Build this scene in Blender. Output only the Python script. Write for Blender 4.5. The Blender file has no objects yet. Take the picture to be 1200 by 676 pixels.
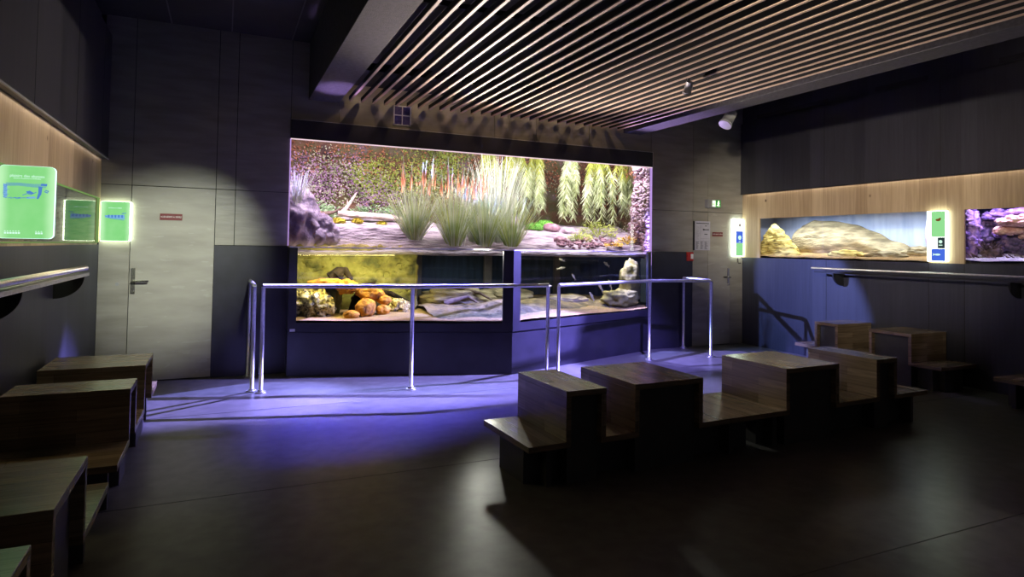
import bpy, bmesh, math, random
from mathutils import Vector, Matrix, noise
random.seed(7)
PI = math.pi
SC = bpy.context.scene
COL = SC.collection

# ------------------------------------------------------------------ materials
def hexc(r, g, b):
    f = lambda v: (v/255/12.92) if v/255 <= .04045 else ((v/255+.055)/1.055)**2.4
    return (f(r), f(g), f(b), 1)

class NT:
    def __init__(s, name):
        s.m = bpy.data.materials.new(name); s.m.use_nodes = True
        s.t = s.m.node_tree; s.t.nodes.clear()
        s.out = s.n('ShaderNodeOutputMaterial')
    def n(s, typ, **kw):
        d = s.t.nodes.new(typ)
        for k, v in kw.items():
            if k.startswith('i_'): d.inputs[k[2:].replace('_', ' ')].default_value = v
            else: setattr(d, k, v)
        return d
    def l(s, a, b): s.t.links.new(a, b)

def mat(name, cols, rough=.5, scale=6, metal=0, stretch=(1, 1, 1), bump=0, bdist=.02, bscale=40, detail=5, spec=.5,
        lo=.35, hi=.65, rvar=0, coat=0, trans=0):
    """procedural surface: colour ramp over stretched noise, optional bump and gloss variation"""
    t = NT(name)
    p = t.n('ShaderNodeBsdfPrincipled'); p.inputs['Roughness'].default_value = rough
    p.inputs['Metallic'].default_value = metal
    p.inputs['Specular IOR Level'].default_value = spec
    p.inputs['Coat Weight'].default_value = coat
    t.l(p.outputs[0], t.out.inputs[0])
    co = t.n('ShaderNodeTexCoord'); mp = t.n('ShaderNodeMapping'); mp.inputs['Scale'].default_value = stretch
    t.l(co.outputs['Object'], mp.inputs[0])
    nz = t.n('ShaderNodeTexNoise'); nz.inputs['Scale'].default_value = scale; nz.inputs['Detail'].default_value = detail
    t.l(mp.outputs[0], nz.inputs['Vector'])
    r = t.n('ShaderNodeValToRGB'); e = r.color_ramp.elements
    e[0].position = lo; e[1].position = hi; e[0].color = cols[0]; e[1].color = cols[-1]
    for i, c in enumerate(cols[1:-1]):
        x = e.new(lo+(hi-lo)*(i+1)/(len(cols)-1)); x.color = c
    t.l(nz.outputs[0], r.inputs[0]); t.l(r.outputs[0], p.inputs['Base Color'])
    if bump:
        n2 = t.n('ShaderNodeTexNoise'); n2.inputs['Scale'].default_value = bscale; n2.inputs['Detail'].default_value = 6
        t.l(mp.outputs[0], n2.inputs['Vector'])
        b = t.n('ShaderNodeBump'); b.inputs['Strength'].default_value = bump; b.inputs['Distance'].default_value = bdist
        t.l(n2.outputs[0], b.inputs['Height']); t.l(b.outputs[0], p.inputs['Normal'])
    if rvar:
        n3 = t.n('ShaderNodeTexNoise'); n3.inputs['Scale'].default_value = scale*2.3; n3.inputs['Detail'].default_value = 6
        t.l(mp.outputs[0], n3.inputs['Vector'])
        mr = t.n('ShaderNodeMapRange'); mr.inputs['To Min'].default_value = rough-rvar; mr.inputs['To Max'].default_value = rough+rvar
        t.l(n3.outputs[0], mr.inputs[0]); t.l(mr.outputs[0], p.inputs['Roughness'])
    if trans:
        tr = t.n('ShaderNodeBsdfTranslucent'); t.l(r.outputs[0], tr.inputs[0])
        mx = t.n('ShaderNodeMixShader'); mx.inputs[0].default_value = trans
        t.l(p.outputs[0], mx.inputs[1]); t.l(tr.outputs[0], mx.inputs[2]); t.l(mx.outputs[0], t.out.inputs[0])
    return t.m

def wood_strips(name, c1, c2, rough=.35, w=.07, L=.55):
    """laminated oak: staves of slightly different tone with fine grain, laid by UV"""
    t = NT(name)
    p = t.n('ShaderNodeBsdfPrincipled'); p.inputs['Roughness'].default_value = rough
    t.l(p.outputs[0], t.out.inputs[0])
    uv = t.n('ShaderNodeTexCoord')
    br = t.n('ShaderNodeTexBrick'); br.inputs['Scale'].default_value = 1
    br.inputs['Mortar Size'].default_value = .0008; br.inputs['Brick Width'].default_value = L; br.inputs['Row Height'].default_value = w
    br.inputs['Color1'].default_value = c1; br.inputs['Color2'].default_value = c2
    br.inputs['Mortar'].default_value = tuple(x*.4 for x in c1[:3])+(1,); br.inputs['Bias'].default_value = 0
    t.l(uv.outputs['UV'], br.inputs[0])
    mp = t.n('ShaderNodeMapping'); mp.inputs['Scale'].default_value = (3, 55, 1); t.l(uv.outputs['UV'], mp.inputs[0])
    nz = t.n('ShaderNodeTexNoise'); nz.inputs['Scale'].default_value = 1; nz.inputs['Detail'].default_value = 6
    t.l(mp.outputs[0], nz.inputs['Vector'])
    mr = t.n('ShaderNodeMapRange'); mr.inputs['From Min'].default_value = .25; mr.inputs['From Max'].default_value = .75
    mr.inputs['To Min'].default_value = .6; mr.inputs['To Max'].default_value = 1.25; t.l(nz.outputs[0], mr.inputs[0])
    mx = t.n('ShaderNodeMix', data_type='RGBA', blend_type='MULTIPLY'); mx.inputs[0].default_value = 1
    t.l(br.outputs[0], mx.inputs[6]); t.l(mr.outputs[0], mx.inputs[7]); t.l(mx.outputs[2], p.inputs['Base Color'])
    return t.m

def board_wood(name, c1, c2, knots=True, axis=1, rough=.5, bw=.17):
    """solid boards standing upright: vertical grain, tone per board, knots"""
    t = NT(name)
    p = t.n('ShaderNodeBsdfPrincipled'); p.inputs['Roughness'].default_value = rough
    t.l(p.outputs[0], t.out.inputs[0])
    co = t.n('ShaderNodeTexCoord'); sx = t.n('ShaderNodeSeparateXYZ'); t.l(co.outputs['Object'], sx.inputs[0])
    dv = t.n('ShaderNodeMath', operation='DIVIDE'); t.l(sx.outputs[axis], dv.inputs[0]); dv.inputs[1].default_value = bw
    fl = t.n('ShaderNodeMath', operation='FLOOR'); t.l(dv.outputs[0], fl.inputs[0])
    wn = t.n('ShaderNodeTexWhiteNoise', noise_dimensions='1D'); t.l(fl.outputs[0], wn.inputs['W'])
    st = (14, 14, .7)
    mp = t.n('ShaderNodeMapping'); mp.inputs['Scale'].default_value = st; t.l(co.outputs['Object'], mp.inputs[0])
    nz = t.n('ShaderNodeTexNoise'); nz.inputs['Scale'].default_value = 3; nz.inputs['Detail'].default_value = 6; nz.inputs['Distortion'].default_value = .4
    t.l(mp.outputs[0], nz.inputs['Vector'])
    ad = t.n('ShaderNodeMath', operation='MULTIPLY_ADD'); t.l(wn.outputs[0], ad.inputs[0]); ad.inputs[1].default_value = .62
    t.l(nz.outputs[0], ad.inputs[2])
    mr = t.n('ShaderNodeMapRange'); mr.inputs['From Min'].default_value = .3; mr.inputs['From Max'].default_value = 1.1
    t.l(ad.outputs[0], mr.inputs[0])
    mx = t.n('ShaderNodeMix', data_type='RGBA'); t.l(mr.outputs[0], mx.inputs[0])
    mx.inputs[6].default_value = c1; mx.inputs[7].default_value = c2
    last = mx.outputs[2]
    if knots:
        vo = t.n('ShaderNodeTexVoronoi'); vo.inputs['Scale'].default_value = 3.2; vo.inputs['Randomness'].default_value = 1
        mp2 = t.n('ShaderNodeMapping'); mp2.inputs['Scale'].default_value = (0, 1, .8); t.l(co.outputs['Object'], mp2.inputs[0]); t.l(mp2.outputs[0], vo.inputs['Vector'])
        k = t.n('ShaderNodeMapRange'); k.inputs['From Min'].default_value = .03; k.inputs['From Max'].default_value = .075
        t.l(vo.outputs['Distance'], k.inputs[0])
        m2 = t.n('ShaderNodeMix', data_type='RGBA'); t.l(k.outputs[0], m2.inputs[0])
        m2.inputs[6].default_value = (.09, .045, .02, 1); t.l(last, m2.inputs[7]); last = m2.outputs[2]
    t.l(last, p.inputs['Base Color'])
    return t.m

def emis(name, col, s=1.0, base=None):
    t = NT(name)
    e = t.n('ShaderNodeEmission'); e.inputs[0].default_value = col; e.inputs[1].default_value = s
    t.l(e.outputs[0], t.out.inputs[0]); return t.m

def glass(name, tint=(1, 1, 1, 1), ior=1.45):
    t = NT(name)
    tr = t.n('ShaderNodeBsdfTransparent'); tr.inputs[0].default_value = tint
    gl = t.n('ShaderNodeBsdfGlossy'); gl.inputs['Roughness'].default_value = .0
    fr = t.n('ShaderNodeFresnel'); fr.inputs[0].default_value = ior
    ge = t.n('ShaderNodeNewGeometry'); iv = t.n('ShaderNodeMath', operation='SUBTRACT'); iv.inputs[0].default_value = 1; t.l(ge.outputs['Backfacing'], iv.inputs[1])
    mu = t.n('ShaderNodeMath', operation='MULTIPLY'); t.l(fr.outputs[0], mu.inputs[0]); t.l(iv.outputs[0], mu.inputs[1])
    mx = t.n('ShaderNodeMixShader'); t.l(mu.outputs[0], mx.inputs[0]); t.l(tr.outputs[0], mx.inputs[1]); t.l(gl.outputs[0], mx.inputs[2])
    t.l(mx.outputs[0], t.out.inputs[0]); return t.m

M = {}
M['floor'] = mat('dark lino floor', [(.085, .083, .080, 1), (.115, .112, .108, 1)], .30, 9, spec=.10)
M['ply'] = mat('satin plywood cladding', [(.25, .235, .20, 1), (.33, .31, .27, 1)], .33, 2.2, stretch=(1, 1, 5), bump=.10, bscale=5, rvar=.05)
M['plydoor'] = mat('satin door veneer', [(.33, .31, .27, 1), (.40, .38, .33, 1)], .26, 2.0, stretch=(1, 1, 4), bump=.07, bscale=5, rvar=.05)
M['seam'] = mat('panel joint shadow gap', [(.01, .01, .01, 1), (.02, .02, .02, 1)], .8)
M['darkboard'] = board_wood('black stained boards', (.014, .014, .019, 1), (.034, .033, .042, 1), knots=False, axis=1, rough=.42)
M['bluewall'] = board_wood('blue black stained boards', (.022, .023, .036, 1), (.045, .047, .066, 1), knots=False, axis=1, rough=.5)
M['pine'] = board_wood('knotty pine boards', (.30, .20, .11, 1), (.56, .42, .26, 1))
M['black'] = mat('matt black panel', [(.012, .012, .014, 1), (.018, .018, .021, 1)], .5, 5)
M['benchblack'] = mat('charcoal bench panel', [(.050, .048, .047, 1), (.065, .063, .061, 1)], .6, 6)
M['tankblack'] = mat('painted black tank base', [(.019, .018, .027, 1), (.028, .026, .040, 1)], .38, 5)
M['void'] = mat('black acoustic ceiling', [(.006, .006, .006, 1), (.012, .012, .011, 1)], .9, 5)
M['ceil'] = mat('dark ceiling panels', [(.012, .012, .011, 1), (.02, .02, .018, 1)], .8, 5)
M['grid'] = mat('ceiling grid metal', [(.05, .05, .045, 1), (.07, .07, .06, 1)], .5, 5)
M['beam'] = mat('grey plaster beam', [(.032, .030, .035, 1), (.055, .052, .06, 1)], .8, 25, bump=.2, bscale=90)
M['slat'] = mat('light larch slats', [(.50, .36, .26, 1), (.66, .50, .38, 1)], .55, 6, stretch=(6, .5, 6))
M['oak'] = wood_strips('oiled oak staves', (.17, .118, .072, 1), (.30, .215, .14, 1), .24)
M['steel'] = mat('brushed stainless steel', [(.62, .62, .64, 1), (.74, .74, .76, 1)], .42, 40, metal=1)
M['chrome'] = mat('satin nickel', [(.6, .57, .5, 1), (.7, .67, .6, 1)], .25, 40, metal=1)
M['glass'] = glass('clear display glass')
M['tankglass'] = glass('aquarium glass', (.93, .97, .96, 1))
M['edge'] = mat('polished glass edge', [(.55, .55, .75, 1), (.7, .7, .85, 1)], .2, 10)
M['white'] = mat('white plastic', [(.75, .75, .75, 1), (.85, .85, .85, 1)], .4, 10)
M['grey'] = mat('grey plastic', [(.25, .25, .26, 1), (.32, .32, .33, 1)], .4, 10)
M['maroon'] = mat('maroon sign enamel', [(.13, .008, .012, 1), (.16, .012, .016, 1)], .4, 10)
M['red'] = mat('red alarm plastic', [(.45, .02, .02, 1), (.55, .03, .03, 1)], .4, 10)
M['paper'] = mat('poster paper', [(.48, .47, .56, 1), (.56, .55, .63, 1)], .5, 10)
M['ink'] = mat('black ink', [(.02, .02, .03, 1), (.05, .05, .06, 1)], .6, 10)
M['greyink'] = mat('grey ink', [(.2, .2, .25, 1), (.3, .3, .35, 1)], .6, 10)
M['sand'] = mat('pale aquarium sand', [(.34, .19, .06, 1), (.52, .33, .14, 1)], .8, 60, bump=.5, bscale=150)
M['greysand'] = mat('white tank gravel', [(.5, .5, .5, 1), (.8, .8, .82, 1)], .8, 60, bump=.5, bscale=150)
M['orangerock'] = mat('orange brown stone', [(.14, .05, .005, 1), (.55, .22, .012, 1), (.64, .34, .04, 1)], .7, 11, bump=.9, bscale=30, lo=.3, hi=.7)
M['ochrerock'] = mat('ochre rock wall', [(.07, .065, .022, 1), (.24, .20, .055, 1), (.36, .31, .11, 1)], .8, 6, bump=.8, bscale=26, lo=.3, hi=.7)
M['greenrock'] = mat('green grey stone', [(.08, .10, .06, 1), (.20, .24, .15, 1)], .7, 8, bump=.6, bscale=22)
M['crust'] = mat('algae crusted rock', [(.03, .028, .01, 1), (.40, .30, .08, 1), (.70, .60, .22, 1)], .8, 24, bump=1, bscale=50, lo=.38, hi=.6)
M['root'] = mat('dark bog root', [(.005, .004, .003, 1), (.035, .024, .018, 1)], .95, 12, spec=.1, bump=1, bscale=30)
M['deepblue'] = mat('dark blue tank backdrop', [(.012, .025, .06, 1), (.03, .055, .12, 1)], .7, 3, stretch=(4, 1, .6))
M['tankpanel'] = mat('brown grey tank divider', [(.10, .09, .09, 1), (.16, .14, .14, 1)], .6, 6)
M['mud'] = mat('grey lilac clay bank', [(.13, .10, .13, 1), (.34, .29, .34, 1), (.46, .41, .46, 1)], .75, 4, stretch=(1, 3, 5), bump=1, bdist=.07, bscale=7, lo=.3, hi=.62)
M['boulder'] = mat('lilac grey boulder', [(.15, .11, .17, 1), (.42, .36, .48, 1)], .7, 5, bump=1, bdist=.06, bscale=8)
M['backdrop'] = mat('mossy earth backdrop', [(.03, .018, .022, 1), (.11, .055, .03, 1), (.08, .08, .03, 1), (.14, .09, .11, 1)], .9, 3.2, bump=1, bscale=22, lo=.3, hi=.7)
M['cobble'] = mat('lilac pebble', [(.30, .22, .28, 1), (.66, .54, .62, 1)], .6, 8)
M['cobbled'] = mat('mauve brown pebble', [(.14, .06, .09, 1), (.36, .22, .26, 1)], .6, 8)
M['log'] = mat('bleached driftwood', [(.38, .30, .28, 1), (.72, .64, .60, 1)], .7, 8, stretch=(1, 6, 6), bump=.7, bscale=20)
M['darklog'] = mat('brown driftwood', [(.08, .05, .04, 1), (.22, .15, .12, 1)], .7, 8, bump=.7, bscale=20)
M['moss'] = mat('yellow moss', [(.20, .18, .01, 1), (.60, .50, .04, 1)], .9, 40, bump=1, bscale=80)
M['greenmoss'] = mat('bright green moss', [(.05, .22, .02, 1), (.22, .55, .08, 1)], .9, 40, bump=1, bscale=80)
def leafm(n, a, b, tr=.3): return mat(n, [a, b], .5, 5, trans=tr)
M['reed'] = leafm('pale green reed', (.20, .32, .10, 1), (.55, .66, .38, 1))
M['reedyellow'] = leafm('yellow green reed', (.30, .40, .06, 1), (.60, .66, .20, 1))
M['palegrass'] = leafm('silvery grass', (.50, .56, .42, 1), (.82, .86, .76, 1))
M['orange'] = leafm('orange seed spike', (.60, .22, .10, 1), (.80, .42, .26, 1), .2)
M['willow'] = leafm('yellow green hanging leaves', (.20, .26, .02, 1), (.42, .46, .08, 1))
M['willowpale'] = leafm('silver green hanging leaves', (.26, .34, .13, 1), (.54, .62, .38, 1))
M['ivy1'] = leafm('russet leaf litter', (.24, .08, .03, 1), (.40, .17, .09, 1))
M['ivy2'] = leafm('olive green creeper', (.14, .20, .03, 1), (.34, .42, .07, 1))
M['ivy3'] = leafm('mauve creeper leaves', (.20, .10, .20, 1), (.42, .28, .40, 1))
M['ivy4'] = leafm('grey green creeper', (.22, .26, .14, 1), (.46, .50, .32, 1))
M['fern'] = leafm('mint green fern', (.16, .32, .14, 1), (.45, .62, .38, 1))
M['yellowflower'] = mat('yellow flowers', [(.6, .35, .02, 1), (.8, .6, .08, 1)], .7, 20)
M['fish'] = mat('pale fish skin', [(.4, .34, .16, 1), (.6, .55, .32, 1)], .3, 20)
M['hazeblue'] = mat('water haze blue backdrop', [(.34, .42, .66, 1), (.50, .58, .78, 1)], .8, 2.5, stretch=(1, 4, .5))  # pale blue backdrop colour stands in for the lit haze in the water
M['paleviolet'] = mat('pale violet rock', [(.30, .24, .36, 1), (.52, .44, .56, 1)], .8, 8, bump=.6)
M['reefblue'] = mat('deep violet blue backdrop', [(.012, .012, .07, 1), (.04, .035, .17, 1)], .8, 3)
M['tanrock'] = mat('tan slab rock', [(.16, .13, .075, 1), (.42, .35, .21, 1)], .8, 5, stretch=(1, 1, 4), bump=1, bscale=14)
M['goldrock'] = mat('golden ribbed rock', [(.16, .11, .02, 1), (.62, .48, .12, 1), (.75, .62, .22, 1)], .7, 9, stretch=(1, 1, 5), bump=1, bscale=12, lo=.35)
M['coral1'] = mat('peach coral', [(.42, .18, .14, 1), (.85, .62, .45, 1)], .7, 14, bump=1, bscale=30)
M['coral2'] = mat('violet coral', [(.12, .07, .28, 1), (.42, .26, .48, 1)], .7, 14, bump=1, bscale=30)
M['coral3'] = mat('dark brown coral bush', [(.03, .02, .02, 1), (.16, .10, .08, 1)], .7, 14, bump=1, bscale=30)
M['blue_frame'] = mat('bluish glass block', [(.06, .05, .16, 1), (.12, .10, .26, 1)], .15, 30)

# ------------------------------------------------------------------ geometry helpers
class MB:
    def __init__(s): s.bm = bmesh.new(); s.uv = s.bm.loops.layers.uv.new('UVMap')
    def face(s, vs, smooth=False):
        try: f = s.bm.faces.new(vs)
        except ValueError: return None
        f.smooth = smooth; return f
    def box(s, a, b, rot=0, c=None):
        """axis aligned box with box-mapped UVs; every face keeps true scale"""
        (x0, y0, z0), (x1, y1, z1) = a, b
        P = [(x0, y0, z0), (x1, y0, z0), (x1, y1, z0), (x0, y1, z0), (x0, y0, z1), (x1, y0, z1), (x1, y1, z1), (x0, y1, z1)]
        vs = [s.bm.verts.new(p) for p in P]
        for idx in ((0, 3, 2, 1), (4, 5, 6, 7), (0, 1, 5, 4), (1, 2, 6, 5), (2, 3, 7, 6), (3, 0, 4, 7)):
            f = s.face([vs[i] for i in idx])
            f.normal_update(); n = f.normal
            for l in f.loops:
                p = l.vert.co
                if abs(n.z) > .5: l[s.uv].uv = (p.y, p.x)
                elif abs(n.x) > .5: l[s.uv].uv = (p.y, p.z)
                else: l[s.uv].uv = (p.x, p.z)
        return s
    def prism(s, pts, z0, z1, frame=None):
        """extrude a 2D outline; frame maps (u,v,w)->xyz"""
        fr = frame or (lambda u, v, w: (u, v, w))
        lo = [s.bm.verts.new(fr(u, v, z0)) for u, v in pts]; hi = [s.bm.verts.new(fr(u, v, z1)) for u, v in pts]
        fs = [s.face(lo[::-1]), s.face(hi)]
        for i in range(len(pts)):
            j = (i+1) % len(pts); fs.append(s.face([lo[i], lo[j], hi[j], hi[i]]))
        bmesh.ops.recalc_face_normals(s.bm, faces=[f for f in fs if f])
        return s
    def tube(s, pts, r, n=12, closed_ends=True):
        rs = r if isinstance(r, (list, tuple)) else [r]*len(pts)
        pts = [Vector(p) for p in pts]; rings = []
        up = None
        for i, p in enumerate(pts):
            d = ((pts[min(i+1, len(pts)-1)]-pts[max(i-1, 0)])).normalized()
            if up is None: up = Vector((0, 0, 1)) if abs(d.z) < .9 else Vector((1, 0, 0))
            x = d.cross(up).normalized(); y = x.cross(d).normalized(); up = y
            rings.append([s.bm.verts.new(p+(x*math.cos(2*PI*k/n)+y*math.sin(2*PI*k/n))*rs[i]) for k in range(n)])
        for a, b in zip(rings, rings[1:]):
            for k in range(n): s.face([a[k], a[(k+1) % n], b[(k+1) % n], b[k]], True)
        if closed_ends: s.face(rings[0]); s.face(rings[-1][::-1])
        return s
    def cyl(s, c, r, z0, z1, n=24):
        return s.tube([(c[0], c[1], z0), (c[0], c[1], z1)], r, n)
    def blob(s, c, rad, sub=3, amp=.25, freq=2.2, seed=0, rot=0):
        """a stone: icosphere pushed about by noise"""
        b = bmesh.new(); bmesh.ops.create_icosphere(b, subdivisions=sub, radius=1)
        R = Matrix.Rotation(rot, 3, 'Z'); mp = {}
        for v in b.verts:
            q = v.co*freq+Vector((seed*3.1, seed*1.7, seed*.9))
            k = 1+amp*noise.noise(q)+amp*.5*noise.noise(q*2.3)
            p = R @ Vector((v.co.x*rad[0]*k, v.co.y*rad[1]*k, v.co.z*rad[2]*k))
            mp[v] = s.bm.verts.new(p+Vector(c))
        for f in b.faces: s.face([mp[v] for v in f.verts], True)
        b.free(); return s
    def blade(s, base, tip, w, bend=Vector((0, 0, 0)), n=4, side=None):
        """a folded grass blade, tapering from base to tip"""
        base, tip = Vector(base), Vector(tip)
        d = (tip-base).normalized(); sd = side or d.cross(Vector((random.uniform(-1, 1), random.uniform(-1, 1), .1))).normalized()
        nn = sd.cross(d).normalized()
        prev = None
        for i in range(n+1):
            t = i/n; c = base.lerp(tip, t)+bend*math.sin(PI*t*.5)**2*0+bend*(t*t)
            ww = w*(1-t)**.7*.5 if i < n else 0
            if ww == 0: row = [s.bm.verts.new(c)]
            else: row = [s.bm.verts.new(c-sd*ww), s.bm.verts.new(c+nn*ww*.35), s.bm.verts.new(c+sd*ww)]
            if prev:
                if len(row) == 3:
                    s.face([prev[0], prev[1], row[1], row[0]], True); s.face([prev[1], prev[2], row[2], row[1]], True)
                else:
                    s.face([prev[0], prev[1], row[0]], True); s.face([prev[1], prev[2], row[0]], True)
            prev = row
        return s
    def leaf(s, p, d, nrm, L, W):
        d = d.normalized(); x = d.cross(nrm).normalized(); nn = x.cross(d)
        p = Vector(p)
        a = s.bm.verts.new(p); b = s.bm.verts.new(p+d*L*.45+x*W*.5); c = s.bm.verts.new(p+d*L); e = s.bm.verts.new(p+d*L*.45-x*W*.5)
        m = s.bm.verts.new(p+d*L*.5+nn*W*.15)
        for t in ((a, b, m), (b, c, m), (c, e, m), (e, a, m)): s.face(t, True)
        return s
    def build(s, name, m, parent=None, mods=None, bevel=0, recalc=False):
        if recalc: bmesh.ops.recalc_face_normals(s.bm, faces=s.bm.faces)
        s.bm.normal_update()
        me = bpy.data.meshes.new(name); s.bm.to_mesh(me); s.bm.free()
        me.materials.append(m)
        o = bpy.data.objects.new(name, me); COL.objects.link(o)
        if parent: o.parent = parent
        if bevel:
            b = o.modifiers.new('Bevel', 'BEVEL'); b.width = bevel; b.segments = 2; b.limit_method = 'ANGLE'
        return o

def tag(o, label=None, cat=None, group=None, kind=None):
    if label: o['label'] = label
    if cat: o['category'] = cat
    if group: o['group'] = group
    if kind: o['kind'] = kind
    return o
def empty(name, loc=(0, 0, 0), rz=0):
    o = bpy.data.objects.new(name, None); COL.objects.link(o); o.location = loc; o.rotation_euler = (0, 0, rz)
    o.empty_display_size = .1; return o
def struct(o): o['kind'] = 'structure'; return o

def text(name, s, size, loc, rot, m, parent=None, align='CENTER', ext=.0008, maxw=None):
    cu = bpy.data.curves.new(name, 'FONT'); cu.body = s; cu.size = size; cu.align_x = align; cu.align_y = 'CENTER'; cu.extrude = ext
    t = bpy.data.objects.new(name, cu); COL.objects.link(t)
    bpy.context.view_layer.update()
    me = bpy.data.meshes.new_from_object(t.evaluated_get(bpy.context.evaluated_depsgraph_get()))
    bpy.data.objects.remove(t); me.name = name
    if maxw:
        w = max(v.co.x for v in me.vertices)-min(v.co.x for v in me.vertices)
        if w > maxw:
            for v in me.vertices: v.co.x *= maxw/w
    me.materials.clear(); me.materials.append(m)
    o = bpy.data.objects.new(name, me); COL.objects.link(o); o.location = loc; o.rotation_euler = rot
    if parent: o.parent = parent
    return o

# ------------------------------------------------------------------ room dimensions (metres)
XL, XR, YB, YF = -1.19, 7.65, 7.80, -1.6
ZC, ZB = 3.88, 3.20
SEAM = 2.09
TX0, TX1, TZ0, TZ1 = .68, 5.83, 1.44, 2.725       # opening of the terrarium in the back wall

# floor: sheets of lino with welded seams
b = MB(); b.box((XL-.1, YF, -.08), (XR+.1, YB+.02, 0)); struct(b.build('floor', M['floor']))
b = MB()
for y in (2.15, 4.15, 6.15): b.box((XL, y, .0002), (XR, y+.006, .0012))
struct(b.build('trim_3', M['black']))

# back wall: plywood sheets over a dark backing, one mesh; opening for the terrarium and both doors
b = MB()
g = .0035
def sheet(x0, x1, z0, z1): b.box((x0+g, YB, z0+g), (x1-g, YB+.018, z1-g))
sheet(XL, -.905, 0, SEAM); sheet(-.095, .105, 1.463, SEAM); sheet(.105, TX0, 1.463, SEAM)
for x0, x1 in ((XL, -.905), (-.905, -.095), (-.095, .105), (.105, TX0)): sheet(x0, x1, SEAM, ZC+.3)
for x0, x1 in ((TX0, 1.23), (1.23, 3.26), (3.26, 3.47), (3.47, 3.89), (3.89, 4.74), (4.74, TX1)): sheet(x0, x1, 2.95, ZC+.3)
sheet(TX1, 6.63, SEAM, ZC+.3); sheet(6.63, 6.93, SEAM, ZC+.3); sheet(6.93, XR, SEAM, ZC+.3)
sheet(TX1, 6.63, 1.455, SEAM); sheet(6.63, 6.93, 0, SEAM); sheet(7.385, XR, 0, SEAM)
wall_back = struct(b.build('wall_back', M['ply']))
b = MB()
for a in (((XL-.3, YB+.02, 0), (TX0, YB+.08, ZC+.4)), ((TX1+.1, YB+.02, 0), (XR+.3, YB+.08, ZC+.4)), ((TX0, YB+.02, 2.73), (TX1+.1, YB+.08, ZC+.4))): b.box(*a)
b.build('backing', M['seam'], wall_back)
# dark wainscot beside the tank
b = MB(); b.box((-.095, YB-.012, 0), (TX0, YB+.018, 1.46)); b.box((TX1+.02, YB-.012, 0), (6.62, YB+.018, 1.452))
b.build('wainscot', M['tankblack'], wall_back)

def door(name, x0, x1, hx, side):
    b = MB(); b.box((x0+.004, YB-.004, .012), (x1-.004, YB+.018, SEAM-.004)); d = struct(b.build(name, M['plydoor']))
    b = MB(); b.box((hx-.021, YB-.012, .935), (hx+.021, YB-.004, 1.21)); b.build('lock_plate', M['chrome'], d, bevel=.003)
    b = MB(); b.tube([(hx, YB-.01, 1.07), (hx, YB-.06, 1.07), (hx+side*.02, YB-.066, 1.07), (hx+side*.15, YB-.062, 1.072)], .010); b.build('door_handle', M['chrome'], d)
    b = MB(); b.tube([(hx, YB-.022, .955), (hx, YB-.012, .955)], .014, 16); b.build('lock_cylinder', M['chrome'], d)
    return d
door('door_1', -.905, -.095, -.868, 1)
door('door_2', 6.93, 7.385, 7.345, -1)
b = MB(); b.tube([(-1.01, YB-.006, 1.04), (-1.01, YB+.001, 1.04)], .018, 16); o = b.build('wall_plug', M['grey'])
tag(o, 'small round grey cover on the wall left of the left door handle', 'wall cover')

def door_sign(x0, x1, z0, z1, label):
    r = empty('door_sign', ((x0+x1)/2, YB-.004, (z0+z1)/2)); w, h = (x1-x0)/2, (z1-z0)/2
    b = MB(); b.box((-w, -.006, -h), (w, 0, h)); b.build('plate', M['maroon'], r, bevel=.001)
    text('lettering', 'ACCÈS RÉSERVÉ AU SERVICE', h*.72, (0, -.0068, 0), (PI/2, 0, 0), M['white'], r, maxw=w*1.84)
    tag(r, label, 'sign')
door_sign(-.635, -.42, 1.728, 1.798, 'maroon sign with white lettering on the left door')
door_sign(7.016, 7.225, 1.712, 1.78, 'maroon sign with white lettering on the narrow right door beside the poster')

# left wall: dark boards below, pine band, black upper cladding that stands proud
b = MB(); b.box((XL-.08, YF, 0), (XL, YB+.02, 1.455)); wl = struct(b.build('wall_left', M['bluewall']))
b = MB(); b.box((XL-.02, YF, 1.935), (XL+.004, YB, 2.42)); b.box((XL-.02, YF, 1.48), (XL+.004, 1.2, 1.935)); b.box((XL-.02, 7.72, 1.48), (XL+.004, YB, 1.935))
b.build('pine_band', M['pine'], wl)
b = MB(); b.box((XL-.08, YF, 2.355), (-1.13, YB-.005, 3.66)); b.box((XL-.08, YF, 3.66), (XL-.04, YB-.005, ZC))
for y in (1.2, 2.45, 3.7, 4.95, 6.2, 7.4): b.box((-1.131, y, 2.36), (-1.128, y+.006, 3.66))
b.build('upper_cladding', M['darkboard'], wl)
b = MB(); b.box((-1.13, YF, 2.345), (-1.118, YB-.006, 2.358)); b.build('edge_strip', M['grey'], wl)

# right wall
b = MB(); b.box((XR, YF, 0), (XR+.08, YB+.02, 1.385))
wr = struct(b.build('wall_right', M['bluewall']))
b = MB()
for y in (6.23, 4.82, 4.42, 2.9, 1.4): b.box((XR-.0015, y, 0), (XR+.001, y+.007, 1.385))
b.build('panel_joints', M['seam'], wr)
b = MB(); b.box((XR-.004, YF, 2.0), (XR+.02, YB, 2.44)); b.box((XR-.004, 7.44, 1.385), (XR+.02, YB, 2.0)); b.box((XR-.004, 4.42, 1.385), (XR+.02, 4.82, 2.0))
b.box((XR-.004, YF, 1.385), (XR+.02, 2.2, 2.0))
b.build('pine_band', M['pine'], wr)
b = MB(); b.box((XR-.05, YF, 2.405), (XR+.08, YB-.005, 3.54)); b.box((XR, YF, 3.54), (XR+.08, YB-.005, ZC))
b.build('upper_cladding', M['darkboard'], wr)
b = MB()
for y in (6.22, 4.645, 3.1, 1.5): b.box((XR-.0515, y, 2.405), (XR-.049, y+.007, 3.54))
for y0, y1 in ((6.2, 7.5), (4.82, 5.5), (3.3, 4.05)): b.box((XR-.004, y0, 3.58), (XR+.001, y1, 3.64))
b.build('vent_slot', M['seam'], wr)
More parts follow.
